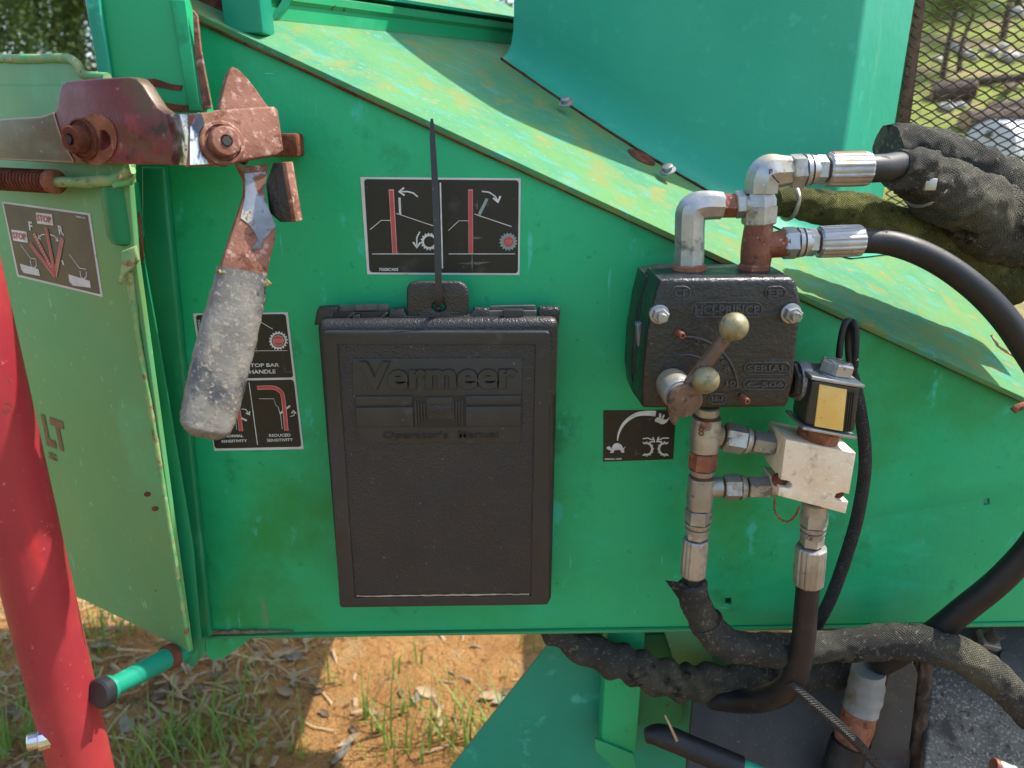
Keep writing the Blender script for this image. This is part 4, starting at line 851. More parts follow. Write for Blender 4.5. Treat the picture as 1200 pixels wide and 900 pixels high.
te = thing('tee_fitting', 'red brown rusty tee with grey swivel elbow at valve port EF', 'pipe fitting', P(884, 322, YE))
hexa('base_nut', P(883, 325, YE), P(884, 308, YE), .0180, M['rust_red'], te, .1)
tube('tee_body', [P(885, 312, YE), P(887, 290, YE), P(889, 262, YE)], [.0152, .0162, .0140], M['rust_red'], te, 24, 6)
tube('tee_branch', [P(890, 288, YE), P(905, 287, YE), P(921, 285, YE)], [.0145, .0135, .0150], M['rust_red'], te, 24, 6)
hexa('lower_nut', P(889, 263, YE), P(890, 240, YE), .0180, M['zinc_dirty'], te, .5)
lathe('upper_nut', P(890, 243, YE), P(891, 220, YE) - P(890, 243, YE), [(0, .017), (.008, .0168), (.014, .0140), (.018, .0138), (.024, .0135)], M['zinc'], te, 6, .5, 25)
tube('swivel_elbow', [P(892, 226, YE), P(894, 210, YE), P(900, 202, YE), P(914, 201, YE), P(930, 200, YE)], [.0172, .0178, .0178, .0160, .0138], M['zinc'], te, 8, 5, None, 30)
text('stamped_mark', 'B', Frame(P(905, 203, YE - .0168), (0, -1, 0)), (901, 207), (906, 207), (901, 198), .0004, M['rust_dark'], te, .02)

def crimp_end(o, pts, rn, rf, L=None, mt='zinc'):
    """nut, collar, small nut and fluted ferrule through the given 3D points a,b,c,d,e"""
    a, b, c, d = pts
    cyl('gap_shade_core', a - (b - a) * .1, d, rn * .66, M['rust_dark'], o)  # dark core paints contact shade into the gaps between nuts
    hexa('swivel_nut', a, a.lerp(b, .64), rn, M[mt], o, .25)
    lathe('nut_collar', a.lerp(b, .64), b - a, [(0, rn * .94), ((b - a).length * .16, rn * .92), ((b - a).length * .24, rn * .82)], M[mt], o, 24)
    lathe('neck', a.lerp(b, .9), b - a, [(0, rn * .90), ((b - a).length * .3, rn * .78)], M[mt], o, 24)
    hexa('crimp_nut', b.lerp(c, .14), b.lerp(c, .88), rn * .86, M[mt], o, .45)
    Lf = (d - c).length
    lathe('ferrule', c, d - c, [(0, rf * .9), (.002, rf), (Lf * .5, rf * 1.02), (Lf - .002, rf), (Lf, rf * .92)], M[mt], o, 64, 0, 22, (9, .035))
# upper hose with fabric sleeve
h1 = thing('hydraulic_hose', 'upper black hydraulic hose with grey crimped end entering dusty fabric sleeve', 'hose', P(1000, 215, YE))
y1 = YE
crimp_end(h1, [P(925, 201, y1), P(952, 199, y1), P(969, 199, y1), P(1018, 198, y1)], .0170, .0165)
hp_ = [P(1015, 198, y1), P(1035, 197, y1 + .005), P(1062, 196, y1 + .02), P(1120, 215, y1 + .06), P(1240, 260, y1 + .1)]
tube('hose', hp_, .0140, M['rubber'], h1, 24, 8)
cyl('rust_band', P(971, 199, y1) + V((0, 0, .0035)), P(1012, 198, y1) + V((0, 0, .0035)), .0141, M['copper'], h1)
sleeve_pts = [P(1050, 198, y1 + .015), P(1068, 203, y1 + .025), P(1095, 218, y1 + .045), P(1140, 250, y1 + .07), P(1185, 272, y1 + .09), P(1260, 300, y1 + .11)]
tube('fabric_sleeve', sleeve_pts, [.020, .0235, .030, .036, .040, .042], M['sleeve'], h1, 48, 16, folds(11, .50, 34), 60)
tz = P(1086, 214, y1 + .038); tdv = (sleeve_pts[3] - sleeve_pts[1]).normalized()
a_, b_, c_ = frame_of(tdv)
ring = [tz + (a_ * math.cos(2 * math.pi * i / 24) + b_ * math.sin(2 * math.pi * i / 24)) * .0262 for i in range(25)]
tube('sleeve_tie', ring, .0020, M['zinc_dirty'], h1, 8, 1)
tb_ = P(1089, 216, y1 + .006)
box('tie_head', tb_ - V((.006, .004, .006)), tb_ + V((.006, .004, .006)), M['zinc_dirty'], h1, .0012)
h1b = thing('hose_bundle', 'black fabric wrapped hose bundle running behind the hood beside the mesh', 'hose', P(1100, 200, .08))
tube('fabric_wrap', [P(1040, 172, .05), P(1070, 172, .06), P(1110, 190, .07), P(1160, 215, .08), P(1270, 285, .10)], [.024, .026, .028, .034, .040], M['sleeve'], h1b, 40, 14, folds(31, .40, 30), 60)
# middle hose in olive sleeve
h2 = thing('sleeved_hose', 'hydraulic hose in mossy olive woven sleeve passing behind the tee fitting', 'hose', P(960, 262, -.03))
m_pts = [P(906, 237, -.045), P(930, 238, -.04), P(960, 243, -.035), P(1010, 252, -.02), P(1070, 275, .0), P(1130, 302, .02), P(1190, 335, .03)]
tube('olive_sleeve', m_pts, [.0150, .0165, .0185, .0215, .0270, .0300, .0270], M['sleeve_olive'], h2, 48, 16, folds(17, .32, 34), 60)
q = P(925, 238, -.04); dq = (m_pts[2] - m_pts[0]).normalized()
a_, b_, c_ = frame_of(dq); tube('clamp', [q + (a_ * math.cos(2 * math.pi * i / 24) + b_ * math.sin(2 * math.pi * i / 24)) * .0172 for i in range(25)], .0026, M['zinc_dirty'], h2, 8, 1)
# lower hose that sweeps round on the right
h3 = thing('hydraulic_hose', 'thick black rubber hose arching over the ledge and back under the panel edge', 'hose', P(1100, 745, -.08))
crimp_end(h3, [P(916, 285, YE), P(943, 284, YE), P(958, 284, YE), P(1009, 282, YE)], .0168, .0160)
hp3 = [P(1006, 282, YE), P(1040, 284, YE - .002), P(1080, 297, YE - .008), P(1120, 320, YE - .016), P(1160, 354, YE - .025), P(1195, 398, YE - .03), P(1235, 470, YE - .03), P(1245, 550, YE - .03), P(1222, 620, YE - .025), P(1180, 672, YE - .015), P(1130, 714, YE), P(1085, 748, YE + .02), P(1030, 780, YE + .06)]
tube('hose', hp3, [.0130, .0130, .0130, .0132, .0134, .0135, .0138, .0140, .0145, .0150, .0155, .0155, .0155], M['rubber'], h3, 28, 10, None, 60)

# ================================================================== FITTINGS BELOW THE VALVE
YL = -.085
ls = thing('tee_stack', 'tarnished pair of stacked tee fittings below the valve with two side branches', 'pipe fitting', P(815, 640, YL))
ax = lambda y: P(829 - (y - 480) * .088, y, YL)
cyl('top_nipple', ax(476), ax(487), .0135, M['zinc_dirty'], ls)
cyl('gap_shade_core', ax(484), ax(600), .0115, M['rust_dark'], ls)  # dark core showing as shade between the stacked fittings
tube('tee_body', [ax(489), ax(508), ax(527)], [.0152, .0164, .0152], M['zinc_dirty'], ls, 20, 5, None, 35, .9)
hexa('union_nut', ax(529.5), ax(549), .0162, M['copper'], ls, .2)
lathe('nut_collar', ax(549), ax(556) - ax(549), [(0, .0152), (.004, .0148), (.0065, .0138)], M['zinc_dirty'], ls, 24)
tube('tee_body', [ax(558.5), ax(578), ax(594)], [.0140, .0148, .0142], M['zinc_dirty'], ls, 20, 5, None, 35, .9)
text('stamped_mark', '8', Frame(P(822, 506, YL - .0160), (0, -1, 0)), (818, 511), (825, 511), (818, 500), .0006, M['rust_dark'], ls, .01)
def branch(x0, y0, x1, y1, cuts, rs):
    f = lambda x: P(x, y0 + (y1 - y0) * (x - x0) / (x1 - x0), YL)
    cyl('branch', f(x0), f(cuts[0] - 2), rs[0], M['zinc_dirty'], ls)
    cyl('gap_shade_core', f(cuts[0] - 4), f(cuts[3] - 2), rs[2] * .74, M['rust_dark'], ls)  # dark core standing for shade in the branch gaps
    hexa('branch_nut', f(cuts[0]), f(cuts[1] - 7), rs[1], M['zinc_dirty'], ls, .2)
    lathe('nut_collar', f(cuts[1] - 7), f(cuts[1]) - f(cuts[1] - 7), [(0, rs[1] * .93), (.004, rs[1] * .9), (.006, rs[1] * .84)], M['zinc_dirty'], ls, 24)
    hexa('branch_nut', f(cuts[1] + 1.8), f(cuts[2] - 1.5), rs[2], M['zinc'], ls, .5)
    cyl('branch_neck', f(cuts[2] - 2), f(cuts[3]), rs[3], M['zinc_dirty'], ls)
branch(828, 508, 920, 524, (848, 879, 907, 922), (.0125, .0168, .0140, .0105))
branch(822, 571, 920, 571, (848, 874, 902, 922), (.0122, .0160, .0138, .0108))
h4 = thing('hydraulic_hose', 'hose with ribbed grey crimp dropping from the tee stack into a black wrap', 'hose', P(812, 690, YL))
crimp_end(h4, [ax(596), ax(620), ax(631), ax(674)], .0162, .0150, None, 'zinc_dirty')
tube('hose', [ax(672), ax(690), ax(705)], .0128, M['rubber'], h4, 24, 5)
slv = [P(812, 684, YL - .004), P(815, 702, YL - .003), P(829, 732, YL), P(856, 756, YL), P(900, 762, YL + .012), P(960, 758, YL + .02), P(1020, 754, YL + .015), P(1075, 754, YL), P(1125, 768, YL - .015), P(1172, 800, YL - .03), P(1215, 845, YL - .04)]
tube('black_wrap', slv, [.0175, .0185, .0200, .0205, .0205, .0205, .0215, .0225, .0220, .0205, .0200], M['sleeve'], h4, 48, 16, folds(23, .30, 32), 60)
plate('wrap_flap', [(780, 681), (800, 684), (822, 700), (850, 745), (845, 752), (815, 728), (795, 702)], FY(YL - .012), .003, M['sleeve'], h4, .001)
a_, b_, c_ = frame_of(slv[2] - slv[1]); q = slv[2].lerp(slv[1], .15)
tube('wrap_tie', [q + (a_ * math.cos(2 * math.pi * i / 24) + b_ * math.sin(2 * math.pi * i / 24)) * .0208 for i in range(25)], .0014, M['sleeve'], h4, 8, 1)

# crinkled sleeve running behind under the panel
h5 = thing('crinkled_conduit', 'crumpled dusty corrugated fabric conduit sagging under the panel edge', 'conduit', P(760, 815, -.01))
def crk(a, s, t): return 1 + .13 * math.sin(s * 165 + 2.2 * math.sin(a + 1) + 3 * noise.noise(V((s * 14, 0, 0)))) + .12 * noise.noise(V((math.cos(a) * 1.4, math.sin(a) * 1.4, s * 34)))
tube('conduit', [P(640, 730, .035), P(672, 752, .02), P(706, 768, .01), P(748, 784, 0), P(800, 799, 0), P(850, 797, .005), P(905, 796, .01), P(960, 790, .02), P(1010, 788, .03)], [.020, .022, .0245, .0255, .026, .0235, .0235, .022, .021], M['sleeve'], h5, 36, 16, crk, 70)

# ================================================================== SOLENOID VALVE
so_ = thing('solenoid_valve', 'aluminium valve block topped by black solenoid coil with gold label', 'valve', P(955, 590, -.08))
YS = -.118; BN = V((.05, -1, .04)).normalized()
ang = math.atan2(16, 82)
SBF = Frame(P(960, 550, YS), (0, -1, 0), V((math.sin(ang * .95), 0, math.cos(ang * .95))))
blk = plate('block', [(921, 515), (1003, 531), (995, 579), (986, 577), (980, 579), (978, 583), (981, 587), (994, 588), (991, 602), (912, 581), (913.5, 571), (924, 573), (928, 571), (928, 567), (925, 564), (915, 562)], SBF, .056, M['alu'], so_, .0008)
upd, rtd = SBF.v, SBF.u
bc = SBF.w(*SBF.q(969, 520), -.024)
for dpx, w_ in (((917, 567), .012), ((986, 582), .010)):
    c = SBF.w(*SBF.q(*dpx), -.012); link('bolt_hole', lathe_mesh(c, SBF.n, [(0, w_ * .7), (.004, w_ * .7)], 16), M['rust_dark'], blk, 40)
lathe('coil_base', bc - upd * .006, upd, [(0, .021), (.004, .0225), (.014, .0225), (.018, .019), (.03, .017)], M['rust'], so_, 28)
# coil housing: front traced at a slightly nearer plane
CF_ = Frame(SBF.o + V((0, -.004, 0)), V((0, -1, .0)), SBF.v)
coil_px = [(952, 444), (1009, 453), (1002, 509), (943, 498)]
plate('coil_housing', coil_px, CF_, .040, M['coil'], so_, .004, r=.006)
plate('gold_label', [(960, 450), (992, 456), (987, 505), (954, 499)], CF_, .002, M['gold'], so_, .0004, off=.0015)
tp = [CF_.w(*CF_.q(*p)) for p in ((949, 444), (1011, 454))]
def slab(name, a, b, up, th, front, back, m):
    f, k = SBF.n * front, SBF.n * -back
    return hull_box(name, [a + f, b + f, b + k, a + k, a + f + up * th, b + f + up * th, b + k + up * th, a + k + up * th], m, so_, .0011)
slab('frame_top', tp[0], tp[1], upd, .004, .0035, .054, M['zinc'])
bp = [CF_.w(*CF_.q(*p)) for p in ((940, 499), (1004, 511))]
slab('frame_bottom', bp[0], bp[1], -upd, .0035, .0035, .050, M['zinc'])
hull_box('frame_side', [bp[1] - SBF.n * .046, bp[1] + rtd * .0035 - SBF.n * .046, bp[1] + rtd * .0035 + SBF.n * -.018, bp[1] + SBF.n * -.018, tp[1] - SBF.n * .046 - rtd * .001, tp[1] + rtd * .0035 - SBF.n * .046, tp[1] + rtd * .0035 - SBF.n * .018, tp[1] - rtd * .001 - SBF.n * .018], M['zinc'], so_, .0008)
for k in range(4):
    p0, p1 = CF_.w(*CF_.q(993 + k * 2.6, 459 + k * .5), .0006), CF_.w(*CF_.q(988 + k * 2.6, 504 + k * .5), .0006)
    tube('coil_rib', [p0, p1], .0009, M['coil'], so_, 6, 1)
tn = tp[0].lerp(tp[1], .58) - SBF.n * .020 + upd * .004
lathe('washer', tn, upd, [(0, .0185), (.0012, .0185), (.0014, .017)], M['zinc'], so_, 24)
hx = hexa('top_nut', tn + upd * .001, tn + upd * .015, .0185, M['zinc'], so_, .15)
lathe('nut_dome', tn + upd * .014, upd, [(0, .0125), (.0015, .0125), (.002, .011), (.001, .0095)], M['chrome'], so_, 24)
w0 = P(984, 418, -.088); w1 = P(1003, 420, -.088)
tube('lead_wire', [P(983, 428, -.07), P(984, 408, -.072), P(988, 386, -.07), P(993, 376, -.066), P(998, 382, -.058), P(1000, 410, -.05), P(1002, 450, -.045)], .0036, M['rubber'], so_, 12, 8)
tube('lead_wire', [P(1002, 430, -.07), P(1003, 405, -.072), P(1003, 386, -.07), P(999, 377, -.064), P(995, 384, -.055), P(994, 410, -.05), P(998, 450, -.045)], .0036, M['rubber'], so_, 12, 8)
for x in (984, 1003): cyl('crimp_terminal', P(x, 422, -.0715), P(x, 407, -.0715), .0030, M['zinc'], so_)
cb = thing('wire_conduit', 'thin black braided wire conduit hanging behind the solenoid block', 'conduit', P(955, 735, -.03))
tube('braided_sleeve', [P(1000, 440, -.04), P(1008, 480, -.05), P(1014, 540, -.048), P(1006, 600, -.045), P(992, 650, -.042), P(974, 700, -.038), P(955, 738, -.03), P(942, 775, -.03)], [.006, .0072, .0075, .0078, .008, .008, .008, .008], M['braid'], cb, 20, 8)
chn = thing('bead_chain', 'small drooping tarnished chain linking the block to its fitting', 'chain', P(920, 612, -.1))
cps = smooth_loop([tuple(P(x, y, -.112)) for x, y in [(908, 584), (908, 598), (914, 608), (924, 611), (932, 604), (937, 594)]], 4, False)
for i in range(len(cps) - 1):
    a, b = V(cps[i]), V(cps[i + 1]); d = (b - a).normalized(); s = V((0, 1, 0)).cross(d) if i % 2 else V((0, 1, 0)); m = (a + b) / 2
    lk = [m + d * math.cos(t) * .0026 + s * math.sin(t) * .0013 for t in [2 * math.pi * j / 12 for j in range(13)]]
    tube('chain_link', lk, .0006, M['rust'], chn, 5, 1)
# fitting and hose below the block
h6 = thing('hydraulic_hose', 'black hose with ribbed grey crimp hanging straight down from aluminium block', 'hose', P(910, 830, -.09))
ax2 = lambda y: P(955 - (y - 593) * .088, y, -.095)
cyl('neck', ax2(588), ax2(604), .0145, M['zinc_dirty'], h6)
crimp_end(h6, [ax2(600), ax2(624), ax2(640), ax2(684)], .0160, .0172, None, 'zinc_dirty')
tube('hose', [ax2(682), ax2(715), ax2(750), P(934, 785, -.09), P(922, 806, -.08), P(900, 818, -.06), P(868, 822, -.03), P(835, 818, 0)], [.0140, .0140, .0145, .0155, .0165, .0165, .016, .016], M['rubber'], h6, 24, 8)

# ================================================================== LOWER RIGHT CORNER
bc_ = thing('cover_plate', 'dusty black flat cover plate tucked under the hoses', 'cover plate', P(900, 880, 0))
plate('plate_face', [(815, 790), (1075, 780), (1062, 960), (800, 960)], Frame(P(900, 850, .0), V((0, -.8, .6))), .012, M['plate_black'], bc_, .002)
gp_ = thing('grey_tab', 'narrow upright grey steel tab with gritty surface and rounded corner', 'bracket', P(1040, 900, -.02))
plate('tab', [(1043, 782), (1052, 776), (1072, 780), (1076, 790), (1056, 960), (1000, 960)], FY(-.028), .008, M['plate_black'], gp_, .0015, r=.002)
fm = thing('rubber_strip', 'frayed dark rubber strip standing between two grey plates', 'rubber strip', P(1070, 900, -.02))
def fray(a, s, t): return 1 + .45 * noise.noise(V((math.cos(a) * 2, math.sin(a) * 2, s * 60))) + .25 * noise.noise(V((math.cos(a) * 5, math.sin(a) * 5, s * 150)))
tube('strip', [P(1082, 770, -.01), P(1078, 830, -.012), P(1070, 900, -.015), P(1064, 960, -.015)], .0105, M['foam'], fm, 24, 14, fray, 80)
gt = thing('fender_plate', 'wide gritty grey fender plate sloping down with chalky grains', 'fender plate', P(1150, 880, -.02))
plate('plate_face', [(1092, 776), (1130, 764), (1330, 850), (1330, 960), (1080, 960)], Frame(P(1140, 830, -.0), V((0, -.6, .8))), .02, M['grit'], gt, .004)
mp_ = thing('mounting_plate', 'grey metal mounting plate with square nut and stud below the panel', 'bracket', P(1150, 780, .05))
plate('plate_face', [(1040, 735), (1330, 715), (1330, 880), (1190, 800), (1110, 770)], Frame(P(1160, 750, .05), V((0, -.55, .83))), .01, M['plate_black'], mp_, .002)
sn = V((.1, -.45, .9)).normalized(); sc_ = P(1156, 752, .04)
nutb = lathe('square_nut', sc_, sn, [(0, .017), (.001, .0178), (.010, .0178), (.011, .0165)], M['zinc_dirty'], mp_, 4, .4, 25)
lathe('stud', sc_ + sn * .008, sn, [(0, .0095), (.014, .009), (.022, .0105), (.024, .009)], M['plate_black'], nutb, 16)
wc = P(1182, 778, .02); lathe('washer', wc, sn, [(0, .016), (.004, .017), (.008, .016)], M['plate_black'], mp_, 20)
ec = thing('pipe_elbow', 'grey cast pipe coupling with rusty brown lower band', 'pipe fitting', P(1000, 890, -.05))
tube('coupling', [P(1018, 785, -.03), P(1014, 810, -.032), P(1008, 832, -.036)], [.0215, .0240, .0235], M['cuff'], ec, 28, 8, lambda a, s, t: 1 + .03 * math.sin(s * 320))
tube('rust_band', [P(1009, 828, -.036), P(1004, 848, -.04), P(998, 866, -.046), P(994, 878, -.05)], [.0215, .0235, .0235, .021], M['rust'], ec, 28, 8, wob(3, .06, 60))
tube('black_boot', [P(996, 870, -.05), P(990, 890, -.055), P(978, 940, -.07)], [.0250, .026, .027], M['rubber'], ec, 28, 8)
bcord = thing('braided_cord', 'blue black braided cord slanting down across the cover plate', 'cord', P(1010, 880, -.11))
tube('cord', [P(925, 800, -.10), P(950, 822, -.112), P(985, 852, -.12), P(1022, 890, -.125), P(1060, 940, -.13)], .0062, M['braid'], bcord, 20, 10)
hd = thing('black_handle', 'rounded black rubber covered handle with mint green end below the conduit', 'handle', P(800, 890, -.06))
tube('grip_tube', [P(757, 862, -.05), P(775, 862, -.055), P(815, 878, -.065), P(868, 900, -.08)], [.010, .0155, .016, .016], M['rubber'], hd, 24, 8)
tube('mint_end', [P(866, 899, -.08), P(885, 907, -.084), P(930, 926, -.09)], .0125, M['hood'], hd, 20, 4)
tube('broken_twig', [P(793, 868, -.07), P(785, 850, -.075), P(779, 838, -.07)], [.0022, .0016, .001], M['straw'], hd, 6, 4)
cp = thing('pipe_end', 'small bright pipe end with copper rim beside the fender plate', 'pipe fitting', P(1170, 905, -.1))
lathe('sleeve', P(1168, 898, -.12), V((1, -.1, -.35)), [(0, .010), (.003, .011), (.03, .011), (.032, .010)], M['chrome'], cp, 20)
lathe('copper_rim', P(1164, 896, -.12), V((1, -.1, -.35)), [(0, .008), (.002, .009), (.008, .009)], M['copper'], cp, 20)
wr_ = thing('frayed_wire', 'loose frayed wire end dangling over the right end of the ledge', 'wire', P(1190, 478, -.05))
tube('wire', [P(1162, 392, -.05), P(1170, 405, -.055), P(1186, 416, -.06), P(1212, 432, -.07)], .0014, M['straw'], wr_, 6, 6, wob(2, .8, 300))
tube('wire_end', [P(1187, 481, -.05), P(1194, 477, -.05), P(1215, 470, -.05)], .0045, M['rust'], wr_, 8, 4, wob(5, .4, 150))

# ================================================================== MESH SCREEN ON THE RIGHT
ms = thing('mesh_screen', 'rusty expanded metal screen panel with brown frame post beside the hood', 'mesh screen', (.95, .42, .9))
YM = .42; p0, p1 = P(1050, 190, YM), P(1074, -40, YM)
hull_box('frame_post', [p0 + V((0, 0, 0)), p0 + V((.016, 0, 0)), p0 + V((.016, .02, 0)), p0 + V((0, .02, 0)), p1 + V((0, 0, 0)), p1 + V((.022, 0, 0)), p1 + V((.022, .02, 0)), p1 + V((0, .02, 0))], M['wire'], ms, .002)
# expanded metal: zigzag strands that touch at the knuckles
sx0, sx1, sz0, sz1 = p0.x - .01, p0.x + .62, p0.z - .22, p1.z + .12
cw, chh = .027, .0072; bm = bmesh.new(); rows_ = int((sz1 - sz0) / chh)
for r in range(rows_):
    z = sz0 + r * chh; n = int((sx1 - sx0) / (cw / 2)); prev = None
    for i in range(n + 1):
        x = sx0 + i * cw / 2; zz_ = z + (chh * .5 if (i + r) % 2 else -chh * .5) * .92
        c = V((x, YM + (.003 if i % 2 else -.003), zz_))
        vs = [bm.verts.new(c + V((0, a, b))) for a, b in ((-.0018, -.0009), (.0018, -.0009), (.0018, .0009), (-.0018, .0009))]
        if prev:
            for j in range(4): bm.faces.new((prev[j], prev[(j + 1) % 4], vs[(j + 1) % 4], vs[j]))
        prev = vs
link('expanded_metal', bm_mesh(bm), M['wire'], ms, 0)

# ================================================================== GROUND COVER
rnd = random.Random(3)
def blade_mesh(spots, hmin, hmax, wid, lean, seg=3):
    vs, fs = [], []
    for (x, y, hs) in spots:
        h = rnd.uniform(hmin, hmax) * hs; a = rnd.uniform(0, 6.28); d = V((math.cos(a), math.sin(a), 0)); s = V((-d.y, d.x, 0)) * wid * rnd.uniform(.6, 1.3); l = rnd.uniform(.15, 1) * lean
        z = gz(x, y); k = len(vs)
        for i in range(seg + 1):
            t = i / seg; p = V((x, y, z)) + d * (l * h * t * t) + V((0, 0, h * (t - .25 * l * t * t))); ww = s * (1 - t * .92)
            vs += [tuple(p - ww), tuple(p + ww)]
        for i in range(seg): fs.append((k + 2 * i, k + 2 * i + 1, k + 2 * i + 3, k + 2 * i + 2))
    me = bpy.data.meshes.new('m'); me.from_pydata(vs, [], fs); me.update(); return me
def tuft(px, py, n, r):
    c = PZ(px, py, 0); return [(c.x + rnd.gauss(0, r), c.y + rnd.gauss(0, r * .8), rnd.uniform(.6, 1.1)) for _ in range(n)]
spots = []
for a in [(250, 850, 70, .07), (210, 885, 60, .07), (280, 892, 45, .06), (300, 800, 16, .05), (430, 840, 12, .012), (448, 860, 8, .012), (480, 830, 12, .015), (470, 880, 22, .04), (530, 870, 40, .05), (570, 885, 40, .05), (460, 790, 5, .02), (480, 775, 6, .02),
          (130, 735, 30, .05), (110, 760, 30, .05), (180, 730, 20, .05), (60, 820, 60, .05), (20, 870, 60, .05), (10, 760, 40, .05), (160, 890, 30, .05), (620, 760, 6, .03), (390, 800, 8, .02), (350, 880, 14, .03)]:
    spots += [(x, y, h * (1.7 if a[0] > 400 and a[1] > 825 else 1.15)) for x, y, h in tuft(*a)]
for _ in range(260):
    spots.append((rnd.uniform(-2.4, .8), rnd.uniform(.3, 2.8), rnd.uniform(.3, .8)))
g = link('grass_tufts', blade_mesh(spots, .05, .15, .0030, .9, 4), M['grass'], None, 0); tag(g, 'thin green grass tufts growing through the orange clay', 'grass', kind='stuff')
# dry straw lying about
vs, fs = [], []
def straw(x, y, L, wd):
    a = rnd.uniform(0, 6.28); d = V((math.cos(a), math.sin(a), rnd.uniform(-.05, .22))) * L; s = V((-math.sin(a), math.cos(a), 0)) * wd; p = V((x, y, gz(x, y) + rnd.uniform(.002, .010))); k = len(vs)
    q = p + d * .5 + s * rnd.uniform(-6, 6); e = p + d
    for c in (p, q, e): vs.append(tuple(c - s)); vs.append(tuple(c + s))
    fs.append((k, k + 1, k + 3, k + 2)); fs.append((k + 2, k + 3, k + 5, k + 4))
for _ in range(2600):
    x, y = rnd.uniform(-2.2, .7), rnd.uniform(.2, 2.6)
    dens = noise.noise(V((x * 2.2, y * 2.2, 3)))
    lit = -.62 < x < .2
    if (x < -.55 and dens > -.35) or (lit and dens > .28): straw(x, y, rnd.uniform(.03, .13), rnd.uniform(.0012, .003))
me = bpy.data.meshes.new('m'); me.from_pydata(vs, [], fs); me.update()
g = link('straw_litter', me, M['straw'], None, 0); tag(g, 'brown dry straw and stalks strewn over the clay', 'straw', kind='stuff')
# chips and clods
vs, fs = [], []
for _ in range(2600):
    x, y = rnd.uniform(-2.2, .7), rnd.uniform(.2, 2.2)
    if not (x < -.55 or rnd.random() < .14): continue
    L, wd = rnd.uniform(.008, .035), rnd.uniform(.003, .010); a = rnd.uniform(0, 6.28); d = V((math.cos(a), math.sin(a), rnd.uniform(-.3, .3))) * L; e = V((-math.sin(a), math.cos(a), rnd.uniform(-.4, .4))) * wd; up = V((0, 0, rnd.uniform(.002, .006))); p = V((x, y, gz(x, y) + .002)); k = len(vs)
    vs += [tuple(q) for q in (p - d - e, p + d - e * .6, p + d * .8 + e, p - d * .9 + e * .7, p - d * .8 + up, p + d * .7 + up, p + d * .5 + e * .5 + up, p - d * .6 + e * .4 + up)]
    fs += [(k, k + 1, k + 5, k + 4), (k + 1, k + 2, k + 6, k + 5), (k + 2, k + 3, k + 7, k + 6), (k + 3, k, k + 4, k + 7), (k + 4, k + 5, k + 6, k + 7)]
me = bpy.data.meshes.new('m'); me.from_pydata(vs, [], fs); me.update()
g = link('wood_chips', me, M['leaf'], None, 0); tag(g, 'small brown wood chips and clods scattered over the clay', 'wood chips', kind='stuff')
# curled dry leaves
def leaf_mesh(seed):
    r = random.Random(seed); bm = bmesh.new(); L = 1; n = 7; rows = []
    curl = r.uniform(.25, .6); cup = r.uniform(.15, .45)
    for i in range(n + 1):
        t = i / n; wdt = .26 * math.sin(math.pi * min(1, t * .96 + .02)) ** .8 * (1 + .16 * math.sin(i * 2.4 + seed)) + .008
        z = curl * (t - .5) ** 2 * 1.2
        rows.append([bm.verts.new((t - .5, k * wdt, z + cup * k * k * wdt + .02 * r.uniform(-1, 1))) for k in (-1, -.5, 0, .5, 1)])
    for i in range(n):
        for j in range(4): bm.faces.new((rows[i][j], rows[i][j + 1], rows[i + 1][j + 1], rows[i + 1][j]))
    return bm_mesh(bm)
lm = [leaf_mesh(i) for i in range(6)]
for i_, m_ in enumerate(lm):
    m_.materials.append(M[('leaf', 'leaf_dark', 'leaf_grey')[i_ % 3]]); m_.polygons.foreach_set('use_smooth', [True] * len(m_.polygons))
lpx = [(372, 812), (380, 838), (345, 800), (335, 812), (410, 870), (402, 885), (415, 858), (470, 815), (488, 822), (500, 815), (575, 820), (590, 826), (600, 818), (255, 790), (225, 780), (170, 800), (200, 850), (150, 850), (190, 815), (230, 810), (270, 830), (165, 870), (140, 830), (120, 760), (30, 800), (12, 835), (55, 750), (300, 770), (330, 765), (345, 770), (640, 790), (180, 775), (210, 870), (205, 800)]
for i, (x, y) in enumerate(lpx):
    p = PZ(x, y, 0); o = bpy.data.objects.new('dry_leaf', lm[(i * 7) % 6 if i % 2 else (i * 5 + 1) % 6]); C.objects.link(o)
    s = rnd.uniform(.028, .08); o.scale = (s, s * rnd.uniform(.7, 1.1), s); o.location = (p.x, p.y, gz(p.x, p.y) + .004); o.rotation_euler = (rnd.uniform(-.3, .3), rnd.uniform(-.2, .2), rnd.uniform(0, 6.28))
    tag(o, {'dry_leaf': 'curled tan leaf lying on the clay', 'dark_dry_leaf': 'curled dark brown leaf lying on the clay', 'grey_dry_leaf': 'curled pale grey leaf lying on the clay'}[o.data.materials[0].name], 'leaf', 'dry leaves on the clay ground')

